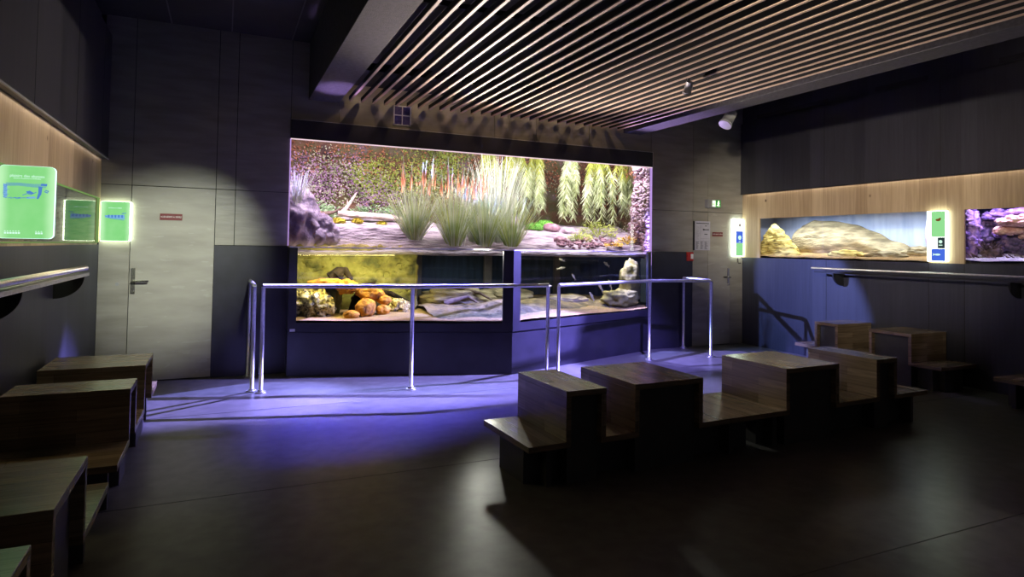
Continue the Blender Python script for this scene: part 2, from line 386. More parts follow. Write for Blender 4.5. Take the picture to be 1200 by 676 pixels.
b = MB(); b.box((XR-.055, YF, 2.398), (XR-.045, YB-.006, 2.408)); b.build('edge_strip', M['black'], wr)

# ceiling, beams, grid
b = MB(); b.box((XL-.08, YF, ZC), (XR+.08, YB+.02, ZC+.06)); ce = struct(b.build('ceiling', M['ceil']))
b = MB()
for x in (-.585, .016, .66): b.box((x, YF, ZC-.006), (x+.012, YB, ZC))
for y in (6.1, 4.4, 2.7): b.box((XL, y, ZC-.006), (.87, y+.012, ZC))
b.build('ceiling_grid', M['grid'], ce)
b = MB(); b.box((.87, YF, ZB), (1.22, YB, ZC)); struct(b.build('trim_1', M['beam'], bevel=.004))
b = MB(); b.box((5.325, YF, ZB), (5.63, YB, ZC)); struct(b.build('trim_2', M['beam'], bevel=.004))
r = empty('slatted_ceiling', (3.27, 3, ZB))
b = MB(); b.box((1.222-3.27, YF-3, .24), (5.323-3.27, 4.795, .26)); b.build('backing_panel', M['void'], r)
n = 0; x = 1.325
while x < 5.2:
    b = MB(); b.box((x-3.27-.0125, YF-3, .004), (x-3.27+.0125, 4.66, .014)); sl = b.build('slat', M['slat'], r)
    b = MB(); b.box((x-3.27-.0125, YF-3, .0142), (x-3.27+.0125, 4.66, .06)); b.build('black_web', M['void'], sl)
    x += .1412; n += 1
b = MB(); 
for y in (-1, .8, 2.6, 4.4): b.box((1.225-3.27, y-3, .06), (5.32-3.27, y-3+.04, .10))
b.box((1.225-3.27, 6.4-3, .06), (5.32-3.27, 6.44-3, .14))
b.build('carrier_batten', M['void'], r)
tag(r, 'suspended ceiling of long light wooden slats with black gaps between two beams', 'slatted ceiling')

# window-like glass block picture above the tank
r = empty('wall_hatch', (1.998, YB, 3.12))
b = MB(); b.box((-.105, -.012, -.118), (.105, 0, .118)); b.build('pane', M['blue_frame'], r)
b = MB()
for a in (((-.112, -.022, -.125), (-.098, 0, .125)), ((.098, -.022, -.125), (.112, 0, .125)), ((-.112, -.022, -.125), (.112, 0, -.112)), ((-.112, -.022, .112), (.112, 0, .125)), ((-.006, -.02, -.12), (.006, 0, .12)), ((-.11, -.02, -.002), (.11, 0, .01))): b.box(*a)
b.build('frame', M['white'], r)
tag(r, 'small square bluish four-pane hatch in white frame above the tank', 'wall hatch')

# ------------------------------------------------------------------ signs and fittings on the back wall
r = empty('notice_board', (6.79, YB, 1.715))
b = MB(); b.box((-.155, -.02, -.225), (.15, 0, .225)); b.build('board', M['black'], r)
b = MB(); b.box((-.135, -.024, -.225), (.165, -.02, .228)); b.build('sheet', M['paper'], r)
b = MB(); b.box((-.11, -.0255, .188), (.14, -.024, .2)); b.box((.02, -.0255, .09), (.14, -.024, .104)); b.box((.02, -.0255, .085), (.05, -.024, .11))
b.box((.06, -.0255, .15), (.10, -.024, .16)); b.box((.05, -.0255, .02), (.11, -.024, .032))
for q in range(14):
    for w in range(3):
        x0 = -.115+w*.085; b.box((x0, -.0255, -.205+q*.0085), (x0+random.uniform(.03, .07), -.024, -.2015+q*.0085))
b.build('print', M['ink'], r)
b = MB()
for q in range(18): b.box((-.115, -.0255, -.06+q*.012), (-.115+random.uniform(.03, .07), -.024, -.057+q*.012))
b.box((-.03, -.0255, -.09), (-.027, -.024, .17)); b.box((-.03, -.0255, -.045), (.14, -.024, -.042)); b.box((-.117, -.0255, -.09), (.14, -.024, -.086))
b.build('fine_print', M['greyink'], r)
tag(r, 'white printed notice sheet on a dark board left of the right door', 'poster')

r = empty('exit_sign', (7.0, YB, 2.222))
b = MB(); b.box((-.135, -.07, -.065), (.12, 0, .065)); b.build('housing', M['grey'], r, bevel=.006)
b = MB(); b.box((-.045, -.074, -.045), (.015, -.07, .05)); b.build('arrow_panel', emis('white exit lens', hexc(235, 250, 215), 1.6), r)
t_ = emis('green exit lens', hexc(60, 150, 70), .9)
b = MB(); b.box((.02, -.074, -.055), (.12, -.07, .06)); b.build('pictogram_panel', t_, r)
wl_ = emis('white exit pictogram', hexc(240, 255, 210), 2.2)
b = MB()
b.tube([(.075, -.076, .038), (.075, -.078, .038)], .011, 12)
b.tube([(.073, -.077, .025), (.066, -.077, -.004)], .010, 8); b.tube([(.066, -.077, -.004), (.084, -.077, -.02), (.08, -.077, -.042)], .006, 8)
b.tube([(.066, -.077, -.004), (.055, -.077, -.025), (.038, -.077, -.03)], .006, 8); b.tube([(.074, -.077, .02), (.092, -.077, .008)], .005, 8); b.tube([(.072, -.077, .02), (.052, -.077, .01)], .005, 8)
b.build('running_figure', wl_, r)
b = MB(); b.box((-.03, -.0755, -.01), (.0, -.074, -.002)); b.prism([(-.03, .012), (-.03, -.024), (-.042, -.006)], -.0755, -.074, lambda u, v, w: (u, w, v)); b.build('arrow', t_, r)
tag(r, 'small lit green and white emergency exit sign above the poster', 'exit sign')

r = empty('fire_alarm', (6.56, YB, 1.39))
b = MB(); b.box((-.06, -.04, -.07), (.06, 0, .07)); b.build('housing', M['red'], r, bevel=.008)
b = MB(); b.box((.0, -.044, -.035), (.05, -.04, .04)); b.build('press_plate', M['white'], r, bevel=.002)
tag(r, 'red manual fire alarm box with white press plate on the dark panel', 'fire alarm')
b = MB(); b.box((7.52, YB-.02, 1.30), (7.545, YB, 1.37)); b.box((7.53, YB-.03, 1.285), (7.59, YB-.02, 1.30)); o = b.build('door_latch', M['chrome'])
tag(o, 'small metal latch on the back wall under the right corner light panel', 'latch')

# ------------------------------------------------------------------ handrails on the side walls
def wall_rail(x_wall, sgn, y0, y1, z, brackets, label, flat=False):
    xr = x_wall+sgn*.17
    r = empty('handrail', (xr, y0, z))
    b = MB(); b.tube([(0, 0, 0), (0, y1-y0, 0)], .021 if not flat else .013, 16); b.build('rail', M['steel'], r)
    b = MB(); b.box((-.045 if not flat else -.012, -.0, -.06), (.035 if not flat else .012, y1-y0-.05, -.035)); b.build('under_strip', M['steel'] if not flat else M['black'], r)
    for y in brackets:
        pts = [(-sgn*.168, -.06)]+[(-sgn*.168+sgn*.2*math.sin(a)*1.0, -.06-.17*math.cos(a)) for a in [PI/2*k/12 for k in range(13)]]
        b = MB(); b.prism(pts, y-y0-.012, y-y0+.012, lambda u, v, w: (u, w, v)); b.build('bracket', M['black'], r)
    tag(r, label, 'handrail', )
    return r
wall_rail(XL, 1, .6, 6.15, 1.272, (5.93, 4.25, 2.6, 1.0), 'steel handrail on quarter-round black brackets along the left wall')
wall_rail(XR, -1, 1.0, 6.33, 1.268, (5.97, 3.87, 1.9), 'thin dark handrail along the right wall below the lit tanks', True)

# ------------------------------------------------------------------ barrier railings before the tank
def railing(pts, posts, label, endcap=True, r0=.021, z=1.065):
    rt = empty('barrier_railing', (posts[0][0], posts[0][1], 0)); ox, oy = posts[0]
    # bent top tube: rounded corners down into the end posts
    P = [Vector((x-ox, y-oy, z)) for x, y in pts]
    path = []
    for i, p in enumerate(P):
        if 0 < i < len(P)-1:
            a = (P[i-1]-p).normalized()*.06; c = (P[i+1]-p).normalized()*.06
            for k in range(5):
                t = k/4; path.append((p+a)*(1-t)**2+p*2*t*(1-t)+(p+c)*t*t)
        else: path.append(p)
    b = MB(); b.tube(path, r0, 14); b.build('top_rail', M['steel'], rt)
    for x, y in posts:
        b = MB(); b.tube([(x-ox, y-oy, .0), (x-ox, y-oy, z-.01)], r0*.95, 16); po = b.build('post', M['steel'], rt)
        b = MB(); b.cyl((x-ox, y-oy), .052, 0, .012, 24); b.cyl((x-ox, y-oy), .030, .012, .03, 24); b.build('floor_flange', M['steel'], po)
    tag(rt, label, 'railing')
railing([(.376, 6.856), (3.535, 6.205)], [(.376, 6.856), (1.811, 6.46), (3.535, 6.205)][0:1]+[(1.811, 6.560), (3.535, 6.205)], 'long stainless steel railing with three posts left of the gap') if False else None
railing([(.376, 6.85), (1.811, 6.47), (3.38, 6.42)], [(.376, 6.85), (1.811, 6.47), (3.38, 6.42)], 'long stainless steel railing before the left half of the tank')
railing([(3.51, 6.40), (5.28, 7.07), (6.26, 6.97), (6.41, 7.74)], [(3.51, 6.40), (5.28, 7.07), (6.26, 6.97), (6.41, 7.74)], 'stainless steel railing with a bend before the right half of the tank')
railing([(.296, 6.93), (.285, 7.76)], [(.296, 6.93), (.285, 7.72)], 'short stainless steel railing returning to the wall left of the tank')

# ------------------------------------------------------------------ benches: stepped oak ribbon with black infill on a black plinth
T = .038; ZLOW, ZHI = .28, .595
def bench(origin, rz, segs, depth, label, legs, group='stepped oak benches'):
    """segs: (u0, u1, 'l' or 'h') along the bench; local y runs from the front edge (0) to the back (depth)"""
    rt = empty('step_bench', origin, rz)
    U0, U1 = segs[0][0], segs[-1][1]
    for i, (u0, u1, k) in enumerate(segs):
        if k == 'l':
            b = MB(); b.box((u0-(T if i else 0), 0, ZLOW-T), (u1+(T if i < len(segs)-1 else 0), depth, ZLOW)); b.build('low_seat', M['oak'], rt, bevel=.002)
        else:
            b = MB(); b.box((u0, 0, ZHI-T), (u1, depth, ZHI)); b.build('high_seat', M['oak'], rt, bevel=.002)
            za = ZLOW-T
            for s in (u0, u1-T):
                z0 = ZLOW if (s == u0 and i > 0) or (s != u0 and i < len(segs)-1) else 0
                b = MB(); b.box((s, .0005, z0), (s+T, depth-.0005, ZHI-T)); b.build('side_board', M['oak'], rt, bevel=.002)
            b = MB(); b.box((u0+T, .05, .0 if False else .0), (u1-T, depth-.05, ZHI-T)); b.build('infill_panel', M['benchblack'], rt)
    b = MB(); b.box((U0+.05, .16, 0), (U1-.05, depth-.16, ZLOW-T)); b.build('plinth', M['benchblack'], rt)
    for u in legs:
        b = MB(); b.box((u-.02, .06, 0), (u+.02, depth-.06, ZLOW-T)); b.build('leg', M['benchblack'], rt)
    tag(rt, label, 'bench', group)
    return rt
ANG = math.radians(2.1)
ca, sa = math.cos(ANG), math.sin(ANG)
O = Vector((1.72, 3.49, 0))
A = [(0, .265, 'l'), (.265, .57, 'h'), (.57, .80, 'l'), (.80, 1.395, 'h'), (1.395, 2.03, 'l')]
Bq = [(0, .20, 'l'), (.20, .81, 'h'), (.81, 1.285, 'l'), (1.285, 1.56, 'h'), (1.56, 2.0, 'l')]
bench(O, ANG, A, .67, 'stepped wooden bench in the middle of the room, left module nearest the camera', (.18, 1.72))
bench(O+Vector((2.036*ca, 2.036*sa, 0)), ANG, Bq, .67, 'stepped wooden bench in the middle of the room, right module adjoining the left one', (.14, 1.86))
bench((-.495, 4.05, 0), PI/2, [(0, .47, 'l'), (.47, .80, 'h'), (.80, 1.28, 'l'), (1.28, 1.84, 'h'), (1.84, 2.3, 'l')], .65, 'dim stepped wooden bench along the left wall under the handrail, far module', (.15, 2.1))
bench((-.495, 1.45, 0), PI/2, [(0, .3, 'l'), (.3, .87, 'h'), (.87, 1.14, 'l'), (1.14, 1.73, 'h'), (1.73, 2.33, 'l')], .65, 'stepped wooden bench at the lower left corner of the picture, near module', (.15, 2.1))
bench((6.99, 6.18, 0), -PI/2, [(0, .31, 'l'), (.31, .65, 'h'), (.65, 1.07, 'l'), (1.07, 1.58, 'h'), (1.58, 1.9, 'l')], .62, 'stepped wooden bench against the right wall under the far lit tank', (.15, 1.75))
bench((6.99, 3.78, 0), -PI/2, [(0, .5, 'l'), (.5, 1.1, 'h'), (1.1, 1.6, 'l')], .62, 'dark wooden bench cut off by the right edge of the picture', (.15, 1.45))

# ------------------------------------------------------------------ spotlights at the beams
def spot_fixture(x, y, z, zc, aim, label, s=1.0, m='white'):
    r = empty('spotlight', (x, y, z))
    d = (Vector(aim)-Vector((x, y, z))).normalized()
    b = MB(); b.tube([-d*.07*s, d*.055*s], [.042*s, .05*s], 20); b.tube([d*.055*s, d*.075*s], [.055*s, .055*s], 20); b.build('lamp_head', M[m], r)
    b = MB(); b.tube([(0, 0, 0), (0, 0, zc-z)], .010, 8); b.build('stem', M[m], r)
    b = MB(); b.cyl((0, 0), .04*s, zc-z-.02, zc-z, 16); b.build('ceiling_mount', M[m], r)
    tag(r, label, 'spotlight')
spot_fixture(5.80, 6.16, 3.17, ZC, (3.5, 6.0, 0), 'white spotlight beside the right ceiling beam', 1.5)
spot_fixture(4.20, 5.02, 3.12, ZB+.1, (4.7, 7.0, .2), 'small grey spotlight hanging below the wooden slats', .85, 'grey')

# ------------------------------------------------------------------ light panels
def edge_lit(name, c_mid, c_edge, half):
    t = NT(name); co = t.n('ShaderNodeTexCoord'); sx = t.n('ShaderNodeSeparateXYZ'); t.l(co.outputs['Object'], sx.inputs[0])
    ab = t.n('ShaderNodeMath', operation='ABSOLUTE'); t.l(sx.outputs[0], ab.inputs[0])
    mr = t.n('ShaderNodeMapRange'); mr.interpolation_type = 'SMOOTHSTEP'; mr.inputs['From Min'].default_value = half*.55; mr.inputs['From Max'].default_value = half; t.l(ab.outputs[0], mr.inputs[0])
    nz = t.n('ShaderNodeTexNoise'); nz.inputs['Scale'].default_value = 9; t.l(co.outputs['Object'], nz.inputs['Vector'])
    ad = t.n('ShaderNodeMath', operation='MULTIPLY_ADD'); t.l(nz.outputs[0], ad.inputs[0]); ad.inputs[1].default_value = .5; t.l(mr.outputs[0], ad.inputs[2])
    s2 = t.n('ShaderNodeMath', operation='SUBTRACT', use_clamp=True); t.l(ad.outputs[0], s2.inputs[0]); s2.inputs[1].default_value = .2
    mx = t.n('ShaderNodeMix', data_type='RGBA'); t.l(s2.outputs[0], mx.inputs[0]); mx.inputs[6].default_value = c_mid; mx.inputs[7].default_value = c_edge
    e = t.n('ShaderNodeEmission'); t.l(mx.outputs[2], e.inputs[0]); t.l(e.outputs[0], t.out.inputs[0]); return t.m
GREEN = edge_lit('lit green panel print', hexc(135, 218, 132), hexc(190, 245, 185), .135)
GLOWW = emis('lit white panel edge', hexc(236, 255, 215), 9); EDGE1 = emis('cyan white panel edge', hexc(200, 245, 235), 2.0)
BLUEP = emis('blue etching print', hexc(82, 132, 205), 1)
BLUEL = emis('light blue etching wash', hexc(125, 180, 225), 1.0)
PALEP = emis('pale print', hexc(205, 245, 225), 1.15)
def rrect(w, h, r, n=6):
    P = []
    for cx, cy, a0 in ((w/2-r, h/2-r, 0), (-w/2+r, h/2-r, PI/2), (-w/2+r, -h/2+r, PI), (w/2-r, -h/2+r, 1.5*PI)):
        for k in range(n+1):
            a = a0+PI/2*k/n; P.append((cx+r*math.cos(a), cy+r*math.sin(a)))
    return P
XZ = lambda u, v, w: (u, w, v)
def stroke(b, pts, r, y): b.tube([(u, y, v) for u, v in pts], r, 6)
# panel 1: stands out from the left wall, faces the room
r = empty('light_panel', (-1.055, 4.54, 1.715))
w, h = .27, .425
b = MB(); b.prism(rrect(w, h, .025), -.0, .03, XZ); b.build('acrylic_body', EDGE1, r)
b = MB(); b.prism(rrect(w-.003, h-.003, .024), -.003, 0, XZ); b.build('green_face', GREEN, r)
text('title', 'plaisirs des abysses', .022, (0, -.004, .152), (PI/2, 0, 0), PALEP, r, maxw=.165)
text('subtitle', 'histoires de poissons et de lumière', .010, (0, -.004, .138), (PI/2, 0, 0), PALEP, r, maxw=.13)
b = MB()
for q in range(6):
    x0 = -.10+q*.0129; b.box((x0, -.004, -.186), (x0+.010, -.003, -.176)); b.box((x0, -.004, -.172), (x0+.007, -.003, -.168))
b.build('logo_row', PALEP, r)
b = MB()
for q in range(6, 9):
    x0 = -.03+q*.0129; b.box((x0, -.004, -.186), (x0+.010, -.003, -.176)); b.box((x0, -.004, -.172), (x0+.007, -.003, -.168))
b.build('logo_row', PALEP, r)
b = MB()
for k in range(5): stroke(b, [(-.10+k*.0, .108-k*.004), (-.04, .110-k*.0035), (.03, .106-k*.004), (.092, .109-k*.005)], .0011, -.004)
b.prism([(.068, .112), (.097, .111), (.095, .097), (.066, .099)], -.005, -.003, XZ)
b.prism([(.055, .096), (.074, .092), (.07, .05), (.056, .02), (.048, .022), (.055, .055)], -.005, -.003, XZ)
for k in range(9):
    z0 = .1-k*.009; stroke(b, [(-.112, z0), (-.106+.006*math.sin(k), z0-.006), (-.092+.01*math.cos(k*2), z0-.002)], .0012, -.004)
b.prism([(-.004, .062), (.014, .068), (.034, .055), (.02, .048), (.002, .052)], -.005, -.003, XZ)
stroke(b, [(-.02, .04), (0, .05), (.02, .045), (.045, .06)], .002, -.004)
for k in range(6): stroke(b, [(-.10+k*.012, .02+.004*math.sin(k*3)), (-.09+k*.02, .026)], .0016, -.004)
stroke(b, [(.088, .073), (.105, .068), (.1, .062)], .003, -.004); stroke(b, [(.084, .066), (.1, .058)], .003, -.004)
b.build('etching', BLUEP, r)
b = MB(); b.prism([(-.112, .104), (-.094, .1), (-.092, .03), (-.108, .02)], -.0042, -.003, XZ); b.build('etching_wash', BLUEL, r)
b = MB(); b.prism([(.0, .03), (.04, .035), (.045, .024), (0, .02)], -.0042, -.003, XZ); b.build('etching_wash', BLUEL, r)
tag(r, 'large green lit panel with blue engraving of an aquarium at left picture edge', 'light panel', 'green light panels')
# panel 2: flat on the back wall in the left corner
r = empty('light_panel', (-1.035, YB-.04, 1.70))
w, h = .262, .415
b = MB(); b.prism(rrect(w+.012, h, .01), -.0, .038, XZ); b.build('acrylic_body', GLOWW, r)
b = MB(); b.prism(rrect(w-.002, h-.003, .01), -.003, 0, lambda u, v, w_: (u-.006, w_, v)); b.build('green_face', GREEN, r)
text('title', 'ombres et reflets', .02, (-.01, -.004, .14), (PI/2, 0, 0), PALEP, r, maxw=.12)
b = MB(); b.prism([(-.10, .06), (.075, .07), (.08, .02), (.04, .025), (-.095, .035)], -.004, -.003, XZ); b.build('etching_wash', BLUEL, r)
b = MB()
for k in range(5): x0 = -.075+k*.03; b.prism([(x0, .064), (x0+.018, .067), (x0+.016, .036), (x0+.004, .038)], -.005, -.004, XZ)
stroke(b, [(.05, .08), (.07, .084), (.09, .088)], .0035, -.0045); stroke(b, [(.06, .09), (.075, .082)], .0025, -.0045)
stroke(b, [(-.1, .055), (-.05, .03), (.03, .02), (.07, .012)], .0025, -.0045)
b.build('etching', BLUEP, r)
tag(r, 'small green lit panel on the back wall in the left corner', 'light panel', 'green light panels')
# panels beside the right tanks
WH = emis('lit white panel', hexc(232, 240, 236), 1.35); GR2 = emis('lit green field', hexc(150, 225, 150), 1.0)
BL2 = emis('lit blue field', hexc(75, 110, 225), 1.0); DK = emis('dark print field', hexc(60, 75, 80), .6); ORP = emis('brown animal print', hexc(140, 90, 45), .7)
def right_panel(loc, rz, w, h, kind, label):
    r = empty('light_panel', loc, rz)
    b = MB(); b.prism(rrect(w, h, .008), 0, .045, XZ); b.build('acrylic_body', emis('lit white panel edge bright', hexc(228, 245, 225), 12), r)
    x0 = -w/2+.05
    if kind == 0:
        b = MB(); b.box((x0, -.003, -h/2+.004), (w/2-.005, 0, h/2-.004)); b.build('white_face', WH, r)
        b = MB(); b.box((x0, -.005, -.085), (w/2-.012, -.003, .10)); b.build('blue_field', BL2, r)
        b = MB(); b.box((x0, -.005, -h/2+.01), (w/2-.012, -.003, -.087)); b.build('green_field', GR2, r)
        b = MB(); b.blob((.02, -.008, .0), (.035, .003, .038), 2); b.box((-.0, -.008, -.07), (.04, -.005, -.06)); b.build('fish_symbol', PALEP, r)
        b = MB(); b.blob((.022, -.006, .20), (.016, .003, .022), 2); b.build('animal_print', ORP, r)
    else:
        b = MB(); b.box((x0, -.003, -.01), (w/2-.007, 0, h/2-.003)); b.build('green_field', GR2, r)
        b = MB(); b.box((x0, -.003, -.145), (w/2-.007, 0, -.012)); b.build('white_face', WH, r)
        b = MB(); b.box((x0, -.003, -h/2+.003), (w/2-.007, 0, -.147)); b.build('blue_field', BL2, r)
        b = MB(); b.box((.018, -.005, -.145), (w/2-.012, -.003, -.012)); b.build('dark_field', DK, r)
        b = MB(); b.blob((.025, -.006, .19), (.03, .003, .016), 2, rot=0); b.blob((.045, -.006, .205), (.014, .003, .01), 2); b.build('animal_print', ORP, r)
        b = MB(); b.tube([(.05, -.007, -.065), (.05, -.005, -.065)], .02, 16); b.box((.03, -.007, -.11), (.07, -.005, -.1)); b.blob((.015, -.006, -.215), (.035, .002, .012), 2)
        b.prism([(-.015, -.215), (-.035, -.2), (-.035, -.23)], -.007, -.004, XZ); b.build('fish_symbol', PALEP, r)
    tag(r, label, 'light panel')
right_panel((7.52, YB-.045, 1.70), 0, .21, .60, 0, 'narrow lit panel with blue square on back wall in the right corner')
right_panel((XR-.05, 4.70, 1.70), -PI/2, .215, .59, 1, 'narrow lit panel with green top and blue foot between the right tanks')

# ------------------------------------------------------------------ left display case
r = empty('display_case', (XL, 4.4, 1.455))
y0, y1 = -3.2, 3.32
b = MB(); b.box((-.62, y0, 0), (-.0, y1, .025)); b.build('case_floor', M['pine'], r)
b = MB(); b.box((-.64, y0, 0), (-.62, y1, .5)); b.box((-.62, y1, 0), (-.02, y1+.02, .5)); b.box((-.62, y0, .478), (-.02, y1, .5)); b.build('case_lining', M['tanrock'], r)
b = MB(); b.box((-.012, y0, .025), (-.006, y1, .478)); b.build('glass_pane', M['glass'], r)
b = MB(); b.box((-.008, y0, .474), (.012, y1, .482)); b.box((-.008, y0, .018), (.012, y1, .026)); b.box((-.012, y1-.012, .02), (.012, y1, .48)); b.build('frame', emis('green lit glass edge', hexc(150, 190, 110), .55), r)  # green light on the case edges is painted in as emission
tag(r, 'long glazed display case set in the left wall', 'display case')
for k, (yy, rx, h, kk) in enumerate(((6.3, .16, .15, 'tanrock'), (5.75, .2, .2, 'ochrerock'))):
    b = MB(); b.blob((0, 0, 0), (rx, rx*1.3, h), 3, .3, 2, seed=k+3); o = b.build('rock', M[kk]); o.location = (XL-.34, yy, 1.48+h*.75)
    tag(o, ['tan rock at the far end of the left display case', 'ochre rock in the middle of the left display case'][k], 'rock', 'rocks in the left display case')

# ------------------------------------------------------------------ the big aquaterrarium
PB, PC, PD = (.68, 7.56), (3.12, 6.80), (5.80, 7.74)
ta = empty('aquarium', (3.2, 7.4, 0)); ax, ay = 3.2, 7.4
L = lambda p, off=0: (p[0]-ax, p[1]-ay+off)
def shell(off, z0, z1, name, m, back=8.3):
    b = MB(); b.prism([L((.68, back)), L(PB, off), L(PC, off), L(PD, off), L((5.80, back))], z0, z1); return b.build(name, m, ta)
shell(0, .50, .60, 'sill_band', M['tankblack']); shell(.012, .0, .492, 'base', M['tankblack'])
shell(.03, .49, .502, 'shadow_joint', M['seam'])
def facet(p, q, z0, z1, th, name, m):
    P, Q = Vector(p), Vector(q); d = (Q-P).normalized(); nn = Vector((-d.y, d.x))*th
    b = MB(); b.prism([L(P), L(Q), L(Q+nn), L(P+nn)], z0, z1); return b.build(name, m, ta)
def on(p, q, t): return (p[0]+(q[0]-p[0])*t, p[1]+(q[1]-p[1])*t)
lA, lB = on(PB, PC, .035), on(PB, PC, .952); rA, rB = on(PC, PD, .042), on(PC, PD, .975)
facet(lA, lB, .60, 1.455, .012, 'left_glass', M['tankglass']); facet(rA, rB, .60, 1.455, .012, 'right_glass', M['tankglass'])
b = MB(); b.prism([L(lB), L(PC), L(rA), L((rA[0]-.02, rA[1]+.06)), L((PC[0], PC[1]+.07)), L((lB[0]+.02, lB[1]+.06))], .60, 1.452); b.build('corner_post', M['tankblack'], ta)
b = MB(); b.prism([L(PB), L(lA), L((lA[0], lA[1]+.05)), L((PB[0], 7.8))], .60, 1.45); b.build('left_post', M['tankblack'], ta)
b = MB(); b.prism([L(rB), L(PD), L((5.80, 7.8)), L((rB[0], rB[1]+.05))], .60, 1.45); b.build('right_post', M['tankblack'], ta)
for p, q in ((PB, PC), (PC, PD)):
    P, Q = Vector(p), Vector(q); d = (Q-P).normalized(); nn = Vector((-d.y, d.x))
    b = MB(); b.prism([L(P-nn*.008), L(Q-nn*.008), L(Q+nn*.05), L(P+nn*.05)], 1.45, 1.462); b.build('glass_rim', M['edge'], ta)
# fascia above and glass pane of the land part
b = MB(); b.box((TX0-ax, YB-.04-ay, TZ1), (TX1-ax, YB+.02-ay, 2.945)); b.build('fascia', M['black'], ta)
b = MB(); b.box((TX0-ax, YB-.042-ay, 2.945), (TX1-ax, YB-ay, 2.951)); b.box((TX1-ax, YB-.042-ay, TZ1), (TX1+.006-ax, YB-ay, 2.951)); b.build('fascia_trim', M['steel'], ta)
b = MB(); b.box((TX0-ax, YB-.034-ay, TZ1-.012), (TX1-ax, YB-.02-ay, TZ1)); b.build('light_slot', emis('lit edge under fascia', hexc(255, 225, 235), .9), ta)
b = MB(); b.box((TX1-.02-ax, YB-.02-ay, 1.25), (TX1+.008-ax, YB+.0-ay, TZ1)); PE = emis('violet lit pane edge', hexc(205, 165, 245), .8); b.build('pane_edge', PE, ta)  # violet shine of the glass edges is painted in as emission, no lamp
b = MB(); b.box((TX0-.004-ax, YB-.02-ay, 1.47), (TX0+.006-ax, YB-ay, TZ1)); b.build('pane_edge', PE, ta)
b = MB(); b.box((TX0-ax, YB+.0-ay, 1.47), (TX1-ax, YB+.01-ay, TZ1)); b.build('upper_glass', M['glass'], ta)
# inner structure: floor, back walls, dividers, ceiling
b = MB(); b.box((.2-ax, 7.95-ay, .45), (6.6-ax, 9.3-ay, .58)); b.build('tank_floor', M['black'], ta)
b = MB(); b.box((.2-ax, 9.1-ay, .5), (6.6-ax, 9.15-ay, 1.5)); b.build('deep_backdrop', M['deepblue'], ta)
b = MB(); b.box((0-ax, 7.84-ay, 3.35), (7.2-ax, 9.9-ay, 3.42)); b.box((TX0-.2-ax, 7.84-ay, 1.3), (TX0-.18-ax, 9.9-ay, 3.4)); b.build('enclosure', M['void'], ta)
for x0, x1, y in ((2.34, 2.40, 8.5), (2.50, 2.62, 8.9), (3.60, 3.72, 8.9), (4.85, 4.95, 9.0)):
    b = MB(); b.box((x0-ax, y-ay, .58), (x1-ax, y+.05-ay, 1.46)); b.build('divider', M['tankpanel'], ta)
b = MB(); b.box((1.42-ax, 7.50-ay, 1.405), (1.66-ax, 7.53-ay, 1.45)) if False else None
tag(ta, 'large bent-front aquarium with planted land part above, built in the back wall', 'aquarium')
# small label on the base
o = MB().box((.700, 7.536, .505), (.785, 7.543, .535)).build('tank_label', M['edge']); o.rotation_euler = (0, 0, 0)
tag(o, 'tiny pale label on the black sill at the left foot of the tank', 'label')

# water: one clear body behind the bent glass
wm = NT('tank water')
tr = wm.n('ShaderNodeBsdfTransparent'); tr.inputs[0].default_value = (.90, .95, .94, 1)
gl = wm.n('ShaderNodeBsdfGlossy'); gl.inputs['Roughness'].default_value = .02
mx = wm.n('ShaderNodeMixShader'); mx.inputs[0].default_value = .03
wm.l(tr.outputs[0], mx.inputs[1]); wm.l(gl.outputs[0], mx.inputs[2]); wm.l(mx.outputs[0], wm.out.inputs[0])
b = MB(); b.prism([(.72, 8.12), (.72, 7.60), (PC[0], PC[1]+.09), (5.74, 7.76), (5.74, 9.08), (2.3, 9.08), (2.3, 8.12)], .66, 1.40)
o = b.build('tank_water', wm.m); tag(o, 'clear water filling the lower tank behind the bent glass', 'water', kind='stuff')

# sand bed
def grid(fn, nx, ny, name, m, parent=None):
    b = MB(); V = [[b.bm.verts.new(fn(i/nx, j/ny)) for j in range(ny+1)] for i in range(nx+1)]
    for i in range(nx):
        for j in range(ny): b.face([V[i][j], V[i+1][j], V[i+1][j+1], V[i][j+1]], True)
    return b.build(name, m, parent)
def front_y(x): 
    return PB[1]+(PC[1]-PB[1])*(x-PB[0])/(PC[0]-PB[0]) if x < PC[0] else PC[1]+(PD[1]-PC[1])*(x-PC[0])/(PD[0]-PC[0])
def sandf(u, v):
    x = .70+u*5.08; y0 = front_y(x)+.016; y = y0+(9.08-y0)*v
    z = .625+.05*v+.035*noise.noise(Vector((x*1.8, y*1.8, 0)))*min(1, v*6+.3)+.06*max(0, math.sin(x*1.6))*v
    return (x, y, z)
def siltf(u, v):
    x = 2.35+u*3.3; y0 = front_y(x)+.17; y = y0+(9.0-y0)*v
    n = noise.noise(Vector((x*2.2, y*2.2, 5)))
    z = .612+sm01(v*2.6)*(.11+.08*n+.03*math.sin(x*2.1))+.018*noise.noise(Vector((x*11, y*11, 3)))
    return (x, y, z)
def sm01(t): t = max(0, min(1, t)); return t*t*(3-2*t)
o = grid(siltf, 120, 50, 'silt_mound', mat('brown tank silt', [(.06, .045, .02, 1), (.16, .12, .05, 1), (.24, .17, .065, 1)], .9, 5, bump=1, bscale=18))
tag(o, 'brown silt mound rising behind the pale sand in the tank', 'silt', kind='stuff')
o = grid(sandf, 110, 40, 'sand_bed', M['sand']); tag(o, 'pale orange sand covering the tank floor', 'sand', kind='stuff')

